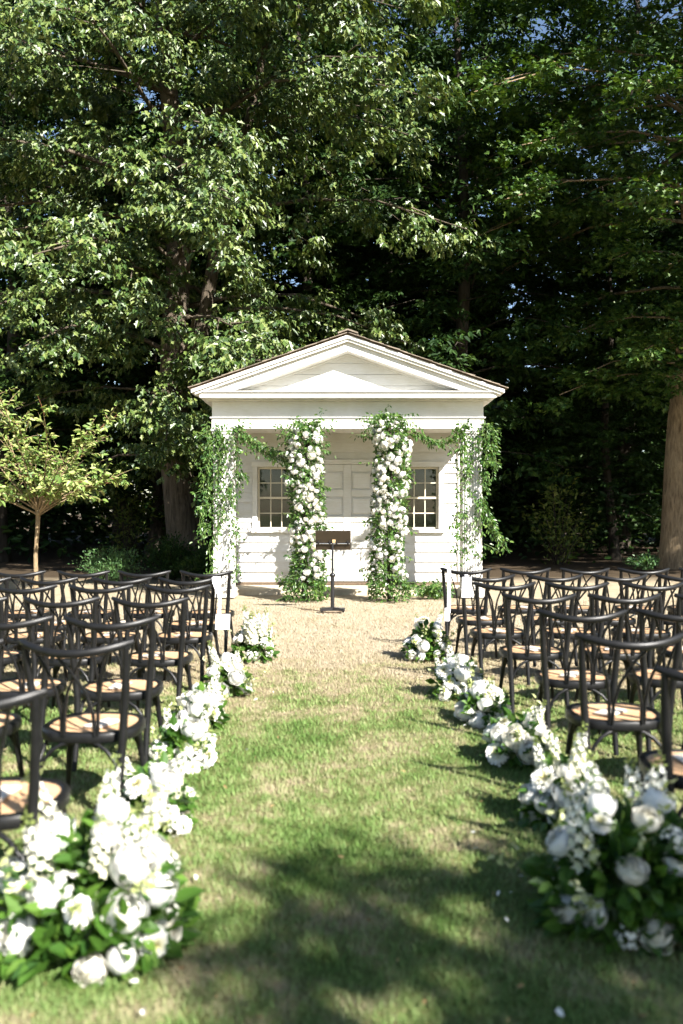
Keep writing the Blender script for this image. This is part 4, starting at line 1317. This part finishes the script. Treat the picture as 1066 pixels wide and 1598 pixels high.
def arrangement(label, loc, rx, ry, h, n_bloom, n_head, n_spike, n_leaf, bsize, seed, spike_h=0.42, side=1, big_leaves=0, leaf_s=(0.05, 0.09), front=False, kinds=('rose', 'rose', 'rose', 'mum', 'globe'), rz=0.0):
    """mound of white flowers on the grass; the blooms lean to the aisle (side) and the camera"""
    r_ = random.Random(seed)
    e = empty('flower_arrangement', loc, rz)
    tag(e, label, 'flowers', 'white flower arrangements lining the aisle')
    # moss pot hidden in the leaves
    core = MB(); core.tube([(0, 0, 0), (0, 0, h * 0.3), (0, 0, h * 0.45)], [rx * 0.5, rx * 0.42, rx * 0.2], 9)
    core.build('moss_base', M['stem'], e)
    def surf(az, el, f=1.0):
        return Vector((math.cos(az) * math.cos(el) * rx * f, math.sin(az) * math.cos(el) * ry * f, math.sin(el) * h * f))
    used = []
    tries = 0; made = 0
    while made < n_bloom and tries < 4000:
        tries += 1
        az = r_.uniform(-math.pi, math.pi)
        el = math.asin(r_.uniform(0.06, 0.97))
        p = surf(az, el, r_.uniform(0.86, 1.04))
        s = bsize * r_.uniform(0.7, 1.2)
        # keep most blooms where the guests see them
        if p.y > ry * 0.35 and r_.random() < 0.75: continue
        if any((p - q).length < (s + s2) * 0.74 for q, s2 in used): continue
        used.append((p, s)); made += 1
        kd = r_.choice(kinds)
        nrm_ = Vector((p.x / rx, p.y / ry - 0.25, p.z / h + 0.35)).normalized()
        d = (nrm_ + Vector((r_.gauss(0, .18), r_.gauss(0, .18), r_.gauss(0, .18)))).normalized()
        put(r_.choice(BLOOM[kd]), {'rose': 'rose', 'mum': 'chrysanthemum', 'globe': 'peony'}[kd], e, p, d, s, r_.uniform(0, 6.28))
    for k in range(n_head):
        az = r_.uniform(-math.pi, math.pi); el = math.asin(r_.uniform(0.05, 0.9))
        p = surf(az, el, r_.uniform(0.9, 1.08)); d = Vector((p.x / rx, p.y / ry, p.z / h + 0.3)).normalized()
        put(r_.choice(HEAD), 'blossom_head', e, p, d, bsize * r_.uniform(0.6, 0.95), r_.uniform(0, 6.28))
    for k in range(n_spike):
        az = r_.uniform(-math.pi, math.pi)
        p = surf(az, math.asin(r_.uniform(0.45, 0.95)), 0.62)
        d = Vector((math.cos(az) * 0.32 + r_.gauss(0, .1), math.sin(az) * 0.3 + r_.gauss(0, .1), 1)).normalized()
        f_, b_, s_ = r_.choice(SPIKE)
        o = put(f_, 'flower_spike', e, p, d, spike_h * r_.uniform(0.75, 1.15), r_.uniform(0, 6.28))
        for me, nm in ((b_, 'bud'), (s_, 'stem')):
            q = link_mesh(nm, me, None, o)
            if nm == 'bud': q['kind'] = 'stuff'
    # filler foliage
    N = n_leaf
    az = rng.uniform(-np.pi, np.pi, N); el = np.arcsin(rng.uniform(0.0, 0.98, N)); f = np.where(el > 0.5, rng.uniform(0.5, 0.9, N), rng.uniform(0.55, 1.05, N))
    pos = np.stack([np.cos(az) * np.cos(el) * rx * f, np.sin(az) * np.cos(el) * ry * f, np.sin(el) * h * f + 0.01], 1)
    ax = norm(pos / np.array([rx, ry, h]) + rng.normal(0, 0.5, (N, 3)))
    nn = norm(rng.normal(0, 0.5, (N, 3)) + np.array([0, -0.2, 0.8]))
    c = link_mesh('foliage', leaf_mesh('arrangement_foliage', LEAF['wide'], pos, ax, nn, rng.uniform(leaf_s[0], leaf_s[1], N)), M['filler'], e)
    c['kind'] = 'stuff'
    # pale green bell sprigs standing out of the mound
    N = int(n_leaf * 0.22)
    if N:
        S = max(5, N // 16)
        az = rng.uniform(-np.pi, np.pi, S); el = np.arcsin(rng.uniform(0.1, 0.95, S))
        foot = np.stack([np.cos(az) * np.cos(el) * rx, np.sin(az) * np.cos(el) * ry, np.sin(el) * h], 1) * 0.8
        dr = norm(foot / np.array([rx, ry, h]) + np.array([0, 0, 0.5]) + rng.normal(0, 0.25, (S, 3)))
        t = np.linspace(0.2, 1, 16)
        L = rng.uniform(0.12, 0.24, S) * (1.25 if front else 1.0)
        pp = foot[:, None] + dr[:, None] * (t[None, :, None] * L[:, None, None]) + rng.normal(0, 0.008, (S, 16, 3))
        pp = pp.reshape(-1, 3)
        pp[:, 2] = np.maximum(pp[:, 2], 0.02)
        axs = norm(rng.normal(0, 1, pp.shape) + np.array([0, 0, 0.3]))
        c = link_mesh('bell_sprig', leaf_mesh('bell_sprigs', LEAF['wide'], pp, axs, norm(rng.normal(0, 1, pp.shape)), rng.uniform(0.022, 0.04, len(pp))), M['bud'], e)
        c['kind'] = 'stuff'
    for k in range(big_leaves):
        az = r_.uniform(-math.pi, math.pi); el = math.asin(r_.uniform(0.0, 0.4))
        p = surf(az, el, r_.uniform(0.75, 0.98))
        d = Vector((p.x / rx, p.y / ry, 0.25)) + Vector((r_.gauss(0, .3), r_.gauss(0, .3), r_.gauss(0, .3)))
        y = d.normalized(); up = Vector((r_.gauss(0, .35), -0.25, 1)).normalized()
        x = y.cross(up).normalized(); z = x.cross(y)
        o = link_mesh('leaf', big_leaf_me, None, e)
        s = r_.uniform(0.06, 0.14)
        o.matrix_local = Matrix.Translation(p) @ Matrix((x, y, z)).transposed().to_4x4() @ Matrix.Scale(s, 4)
    return e

AR = [
    # label, loc, rx, ry, h, blooms, heads, spikes, leaves, bsize, seed, kw
    ('leafy white flower mound with tall spikes at the left aisle chair nearest the house', (-0.90, 8.5, 0), 0.20, 0.20, 0.36, 9, 9, 7, 420, 0.058, 1, dict(spike_h=0.38)),
    ('white flower mound on the left aisle edge, second from the house', (-0.95, 6.85, 0), 0.17, 0.17, 0.30, 13, 3, 3, 260, 0.062, 2, dict(spike_h=0.3)),
    ('white flower mound on the left aisle edge, third from the house', (-1.0, 5.9, 0), 0.155, 0.15, 0.26, 12, 3, 2, 250, 0.062, 3, dict(spike_h=0.28)),
    ('white flower mound on the left aisle edge, fourth from the house', (-0.94, 4.95, 0), 0.175, 0.16, 0.26, 12, 3, 2, 260, 0.062, 4, dict(spike_h=0.25)),
    ('white flower mound beside the sunlit big one, fifth from the house on the left', (-0.90, 3.98, 0), 0.18, 0.17, 0.30, 12, 3, 3, 260, 0.062, 5, dict(spike_h=0.3)),
    ('largest sunlit white flower mound with big green leaves, nearest the camera on the left', (-0.88, 2.92, 0), 0.31, 0.27, 0.44, 22, 5, 8, 800, 0.064, 6, dict(spike_h=0.34, big_leaves=46, leaf_s=(0.05, 0.1), front=True)),
    ('leafy white flower mound at the right aisle chair nearest the house', (0.87, 8.52, 0), 0.21, 0.2, 0.40, 13, 9, 3, 420, 0.054, 7, dict(spike_h=0.3)),
    ('white flower mound on the right aisle edge, second from the house', (0.94, 6.8, 0), 0.19, 0.19, 0.32, 13, 3, 3, 260, 0.062, 8, dict(spike_h=0.28)),
    ('white flower mound on the right aisle edge, third from the house', (1.03, 6.02, 0), 0.165, 0.155, 0.25, 12, 3, 1, 230, 0.062, 9, dict(spike_h=0.22)),
    ('white flower mound on the right aisle edge, fourth from the house', (1.09, 5.08, 0), 0.2, 0.18, 0.27, 12, 3, 2, 250, 0.062, 10, dict(spike_h=0.24)),
    ('half shaded white flower mound, fifth from the house on the right', (1.08, 4.05, 0), 0.19, 0.17, 0.30, 11, 3, 3, 280, 0.062, 11, dict(spike_h=0.32)),
    ('large shaded white flower mound, nearest the camera on the right', (1.08, 3.08, 0), 0.34, 0.27, 0.43, 20, 5, 6, 1050, 0.058, 12, dict(spike_h=0.36, big_leaves=46, leaf_s=(0.05, 0.1), front=True)),
]
for lab, loc, rx, ry, h, nb, nh, ns, nl, bs, sd, kw in AR:
    arrangement(lab, loc, rx, ry, h, nb, nh, ns, nl, bs, sd, **kw)

# ------------------------------------------------------------------ greenery vines
def vine_leaves(paths, per_m, spread, size, seed, hang_=0.35):
    """leaf arrays + stem mesh for a bunch of vine paths (local coordinates)"""
    r_ = random.Random(seed); P = []; A = []; N_ = []; st_ = MB()
    for pts in paths:
        pts = [Vector(p) for p in pts]
        st_.tube(pts, [0.005] * (len(pts) - 1) + [0.002], 3, cap=False)
        for i in range(len(pts) - 1):
            a, b = pts[i], pts[i + 1]; L = (b - a).length; t_ = (b - a).normalized() if L > 1e-6 else Vector((0, 0, 1))
            for k in range(max(1, int(L * per_m + r_.random()))):
                q = a.lerp(b, r_.random())
                o = Vector((r_.gauss(0, 1), r_.gauss(0, 1), r_.gauss(0, 0.6) - hang_))
                o = (o - t_ * o.dot(t_) * 0.6).normalized()
                P.append(q + o * abs(r_.gauss(0, spread)))
                A.append((o * 0.8 + t_ * 0.35 + Vector((0, 0, -hang_))).normalized())
                N_.append(Vector((r_.gauss(0, .6), -0.6 + r_.gauss(0, .5), 0.5 + r_.gauss(0, .4))).normalized())
    s = rng.uniform(size[0], size[1], len(P))
    return np.array(P), np.array(A), np.array(N_), s, st_

def curve(p0, d0, n, step, sag, r_, wob=0.5):
    pts = [Vector(p0)]; d = Vector(d0).normalized()
    for i in range(n):
        d = (d + Vector((r_.gauss(0, wob) * 0.4, r_.gauss(0, wob) * 0.3, -sag + r_.gauss(0, wob) * 0.25))).normalized()
        pts.append(pts[-1] + d * step)
    return pts

def floral_column(label, x, h, seed, n_rose, lean=0.0, flare=1.0):
    r_ = random.Random(seed)
    e = empty('floral_column', (x, 14.05, 0)); tag(e, label, 'floral column', 'rose columns flanking the door')
    MB().tube([(0, 0, 0), (0, 0, h * 0.5), (lean, 0, h - 0.15)], [0.05, 0.045, 0.04], 8).build('support_pole', M['bark_dark'], e)
    def rad(z):
        t = z / h
        return float(np.interp(t, [0, 0.08, 0.2, 0.5, 0.8, 0.93, 1.0], [0.34 * flare, 0.31, 0.26, 0.27, 0.28, 0.25, 0.16]))
    def cx_(z): return lean * (z / h) + 0.05 * math.sin(z * 2.1 + seed)
    # dense leaves
    N = 5200
    z = rng.uniform(0.0, h, N); az = rng.uniform(-np.pi, np.pi, N)
    rr_ = np.array([rad(q) for q in z]) * (0.45 + 0.62 * rng.random(N) ** 0.6)
    cxs = np.array([cx_(q) for q in z])
    pos = np.stack([cxs + np.cos(az) * rr_, np.sin(az) * rr_ * 0.85, z + 0.01], 1)
    out = np.stack([np.cos(az), np.sin(az), np.zeros(N)], 1)
    ax = norm(out * 0.7 + rng.normal(0, 0.6, (N, 3)) + np.array([0, 0, -0.2]))
    nn = norm(out * 0.6 + rng.normal(0, 0.5, (N, 3)) + np.array([0, 0, 0.5]))
    keep = pos[:, 2] > 0.005
    # loose vines sticking out
    paths = []
    for k in range(84):
        zz = r_.uniform(0.15, h); a = r_.uniform(-math.pi, math.pi)
        if k < 20: zz = h - r_.uniform(0.0, 0.4)
        if k >= 68: zz = r_.uniform(0.05, 0.5)
        p0 = (cx_(zz) + math.cos(a) * rad(zz) * 0.8, math.sin(a) * rad(zz) * 0.7, zz)
        d0 = (math.cos(a), math.sin(a) * 0.8, r_.uniform(-0.2, 0.7) if k >= 20 else r_.uniform(0.1, 0.9))
        paths.append(curve(p0, d0, r_.randint(2, 4) if k >= 20 else r_.randint(3, 6), 0.07, 0.10, r_))
    for pth in paths:
        for v in pth: v.z = max(v.z, 0.02)
    P2, A2, N2, s2, st_ = vine_leaves(paths, 46, 0.03, (0.05, 0.08), seed)
    st_.build('stems', M['stem'], e)['kind'] = 'stuff'
    P_ = np.concatenate([pos, P2]); A_ = np.concatenate([ax, A2]); Nn_ = np.concatenate([nn, N2])
    s_ = np.concatenate([rng.uniform(0.05, 0.085, N), s2])
    c = link_mesh('foliage', leaf_mesh('column_foliage', LEAF['ell'], P_, A_, Nn_, s_), M['smilax'], e); c['kind'] = 'stuff'
    used = []; tries = 0; made = 0
    centres = [(h * (0.14 + 0.79 * (q + r_.random()) / 22), -math.pi / 2 + r_.uniform(-1.35, 1.35)) for q in range(26)]
    while made < n_rose and tries < 9000:
        tries += 1
        zc_, ac_ = r_.choice(centres)
        zz = zc_ + r_.gauss(0, 0.085); a = ac_ + r_.gauss(0, 0.3)
        if not (h * 0.11 < zz < h * 0.95) or (zz < h * 0.27 and r_.random() < 0.4): continue
        s = r_.uniform(0.028, 0.048) if r_.random() < 0.5 else r_.uniform(0.048, 0.074)
        out_ = r_.uniform(0.88, 1.12)
        p = Vector((cx_(zz) + math.cos(a) * rad(zz) * out_, math.sin(a) * rad(zz) * 0.88 * out_, zz))
        if any((p - q).length < (s + t2) * 0.78 for q, t2 in used): continue
        used.append((p, s)); made += 1
        d = (Vector((math.cos(a), math.sin(a), 0.2)) + Vector((r_.gauss(0, .38), r_.gauss(0, .3), r_.gauss(0, .4)))).normalized()
        put(r_.choice(BLOOM['rose']), 'rose', e, p, d, s, r_.uniform(0, 6.28))
    for k in range(20):
        zz = h * r_.uniform(0.15, 0.93); a = -math.pi / 2 + r_.gauss(0, 1.0)
        p = Vector((cx_(zz) + math.cos(a) * rad(zz) * 0.95, math.sin(a) * rad(zz) * 0.85, zz))
        put(r_.choice(HEAD), 'blossom_head', e, p, (math.cos(a), math.sin(a), 0.3), r_.uniform(0.035, 0.06), r_.uniform(0, 6))
    return e
floral_column('tall column of white roses and greenery on the left of the door', -0.62, 3.02, 31, 120, lean=0.06)
floral_column('tall column of white roses and greenery on the right of the door', 0.82, 3.14, 47, 128, lean=-0.02)

def garland(label, loc, paths, per_m, spread, size, seed):
    e = empty('greenery_garland', loc); tag(e, label, 'garland', 'leafy vine garlands on the porch')
    P_, A_, N_, s_, st_ = vine_leaves(paths, per_m, spread, size, seed)
    st_.build('stems', M['stem'], e)['kind'] = 'stuff'
    c = link_mesh('foliage', leaf_mesh('garland_foliage', LEAF['ell'], P_, A_, N_, s_), M['smilax'], e); c['kind'] = 'stuff'

def pillar_vines(px, seed, lo, hi, n, rx):
    """strands winding down a pillar standing at px (local: foot of the pillar, front face at y=0)"""
    r_ = random.Random(seed); out = []
    for k in range(n):
        z = hi + r_.uniform(-0.25, 0.05); x = r_.uniform(-rx, rx)
        y = -0.06 - r_.random() * 0.1
        pts = []
        zend = lo + r_.random() * (hi - lo) * 0.75
        ph = r_.uniform(0, 6)
        while z > zend:
            pts.append((x + 0.09 * math.sin(z * 3.1 + ph), y + 0.03 * math.sin(z * 4 + ph), z))
            z -= 0.09; x += r_.gauss(0, 0.035); x = max(-rx * 1.15, min(rx * 1.15, x))
        if len(pts) > 3: out.append(pts)
    return out
# left pillar and its swag to the rose column
r3 = random.Random(77)
pl = (XL + 0.195, YF, 0)
paths = pillar_vines(0, 61, 0.15, 3.05, 13, 0.26)
for k in range(6):    # swag across to the left rose column, hanging
    z_off = r3.uniform(-.09, .09)
    paths.append([(0.1 + 0.0 * t, 0, 0) for t in (0,)] and [(0.22 + (1.02) * t + r3.gauss(0, .02), -0.12 - 0.25 * t + r3.gauss(0, .03), 2.93 + z_off - 0.62 * t ** 0.8 + (0.14 * max(0, t - 0.75) * 4)) for t in np.linspace(0, 1, 10)])
for k in range(16):
    a = r3.uniform(-math.pi, math.pi); zz = r3.uniform(0.3, 3.0)
    paths.append(curve((0.18 * math.copysign(1, math.cos(a)), -0.12, zz), (math.cos(a), -0.4, r3.uniform(-.3, .6)), 4, 0.075, 0.14, r3))
garland('smilax vine winding up the left pillar with a swag to the rose column', pl, paths, 66, 0.045, (0.05, 0.085), 71)
# right pillar, swag from the right rose column, trailing tail
pr = (XR - 0.195, YF, 0)
paths = pillar_vines(0, 67, 0.2, 3.05, 10, 0.27)
for k in range(5):
    z_off = r3.uniform(-.08, .08)
    paths.append([(-1.0 + 0.95 * t + r3.gauss(0, .02), -0.3 + 0.15 * t + r3.gauss(0, .03), 2.86 + z_off - 0.22 * math.sin(math.pi * min(1, t * 1.15)) + 0.16 * t) for t in np.linspace(0, 1, 9)])
for k in range(7):
    paths.append([(0.12 + 0.1 * t + 0.42 * t ** 1.6 + r3.gauss(0, .035), -0.1 + r3.gauss(0, .03), 1.75 - 0.95 * t + r3.gauss(0, .03)) for t in np.linspace(0, r3.uniform(0.6, 1.05), 9)])
for k in range(5):
    paths.append([(0.16 + 0.24 * math.sin(t * 1.5) + r3.gauss(0, .02), -0.08 + r3.gauss(0, .02), 3.02 - 0.85 * t * t + 0.05 * math.sin(3 * t)) for t in np.linspace(0, r3.uniform(.7, 1), 8)])
for k in range(14):
    a = r3.uniform(-math.pi, math.pi); zz = r3.uniform(0.4, 3.05)
    paths.append(curve((0.18 * math.copysign(1, math.cos(a)), -0.12, zz), (math.cos(a), -0.4, r3.uniform(-.3, .5)), 4, 0.075, 0.14, r3))
garland('smilax vine draped over the right pillar with a trailing tail', pr, paths, 58, 0.045, (0.05, 0.085), 73)
# low greenery on the ground by the right pillar
paths = []
for k in range(26):
    a = r3.uniform(-math.pi, math.pi)
    paths.append(curve((r3.uniform(-.2, .2), r3.uniform(-.1, .1), 0.04), (math.cos(a), math.sin(a) * .6, r3.uniform(.5, 1.6)), 4, 0.085, 0.16, r3))
for pth in paths:
    for v in pth: v.z = max(v.z, 0.02)
garland('low heap of greenery on the ground between rose column and right pillar', (1.62, 14.5, 0), paths, 60, 0.035, (0.05, 0.08), 79)

# ------------------------------------------------------------------ grass blades
def grass():
    N = 300000
    # denser near the camera, within the view plus a margin
    u = rng.random(N)
    y = 1.5 * (14.2 / 1.5) ** u
    x = rng.uniform(-1, 1, N) * (0.43 * y + 0.7)
    # fewer blades on the dry ground before the house
    keep = rng.random(N) < np.interp(y, [0, 7.5, 10.5, 14], [1, 1, 0.85, 0.6])
    x, y = x[keep], y[keep]; N = len(x)
    h = rng.uniform(0.014, 0.036, N) * np.interp(y, [1.5, 6, 14], [0.85, 1.05, 1.15])
    a = rng.uniform(0, 2 * np.pi, N); lean = rng.uniform(0.2, 1.3, N)
    wdt = rng.uniform(0.0018, 0.0035, N) * np.interp(y, [1.5, 6, 14], [0.9, 1.4, 2.2])
    dx, dy = np.cos(a), np.sin(a)
    z0 = 0.012 * np.sin(x * 1.7 + y * 0.6) * np.cos(y * 1.3 - x * 0.4) - 0.014
    v = np.zeros((N, 3, 3), np.float32)
    v[:, 0] = np.stack([x - dy * wdt, y + dx * wdt, z0], 1)
    v[:, 1] = np.stack([x + dy * wdt, y - dx * wdt, z0], 1)
    v[:, 2] = np.stack([x + dx * h * lean, y + dy * h * lean, z0 + h], 1)
    me = bpy.data.meshes.new('grass')
    me.vertices.add(N * 3); me.vertices.foreach_set('co', v.reshape(-1))
    me.loops.add(N * 3); me.loops.foreach_set('vertex_index', np.arange(N * 3, dtype=np.int32))
    me.polygons.add(N); me.polygons.foreach_set('loop_start', (np.arange(N) * 3).astype(np.int32))
    at = me.attributes.new('rnd', 'FLOAT', 'POINT')
    at.data.foreach_set('value', np.repeat(rng.random(N), 3).astype(np.float32))
    me.update()
    o = link_mesh('grass', me, M['blades'])
    tag(o, 'short mown grass blades, green fading to straw towards the house', 'grass', kind='stuff')
grass()

def litter():
    N = 170
    y = 1.9 * (13.5 / 1.9) ** rng.random(N); x = rng.uniform(-1, 1, N) * (0.43 * y + 0.3)
    pos = np.stack([x, y, 0.012 * np.sin(x * 1.7 + y * 0.6) * np.cos(y * 1.3 - x * 0.4) + 0.012], 1)
    a = rng.uniform(0, 6.28, N)
    ax = np.stack([np.cos(a), np.sin(a), rng.normal(0.15, 0.2, N)], 1)
    nn = norm(rng.normal(0, 0.35, (N, 3)) + np.array([0, 0, 1.0]))
    dry = leaf_mat('dry_leaf', [(0.10, 0.06, 0.03), (0.24, 0.15, 0.07), (0.36, 0.27, 0.13)], 0.2, 0.7, 0.2)
    o = link_mesh('leaf_litter', leaf_mesh('leaf_litter', LEAF['ell'], pos, ax, nn, rng.uniform(0.015, 0.035, N)), dry)
    tag(o, 'small dry leaves scattered over the lawn', 'leaves', kind='stuff')
    N = 26
    y = 2.3 * (9 / 2.3) ** rng.random(N); x = np.where(rng.random(N) < 0.5, -1, 1) * (0.55 + np.abs(rng.normal(0, 0.16, N)))
    pos = np.stack([x, y, np.full(N, 0.02)], 1)
    ax = norm(rng.normal(0, 1, (N, 3)) * np.array([1, 1, 0.2]))
    o = link_mesh('fallen_petals', leaf_mesh('fallen_petals', LEAF['wide'], pos, ax, norm(rng.normal(0, 0.3, (N, 3)) + np.array([0, 0, 1.0])), rng.uniform(0.018, 0.034, N)), M['rose'])
    tag(o, 'white petals fallen on the grass beside the flower mounds', 'petals', kind='stuff')
litter()
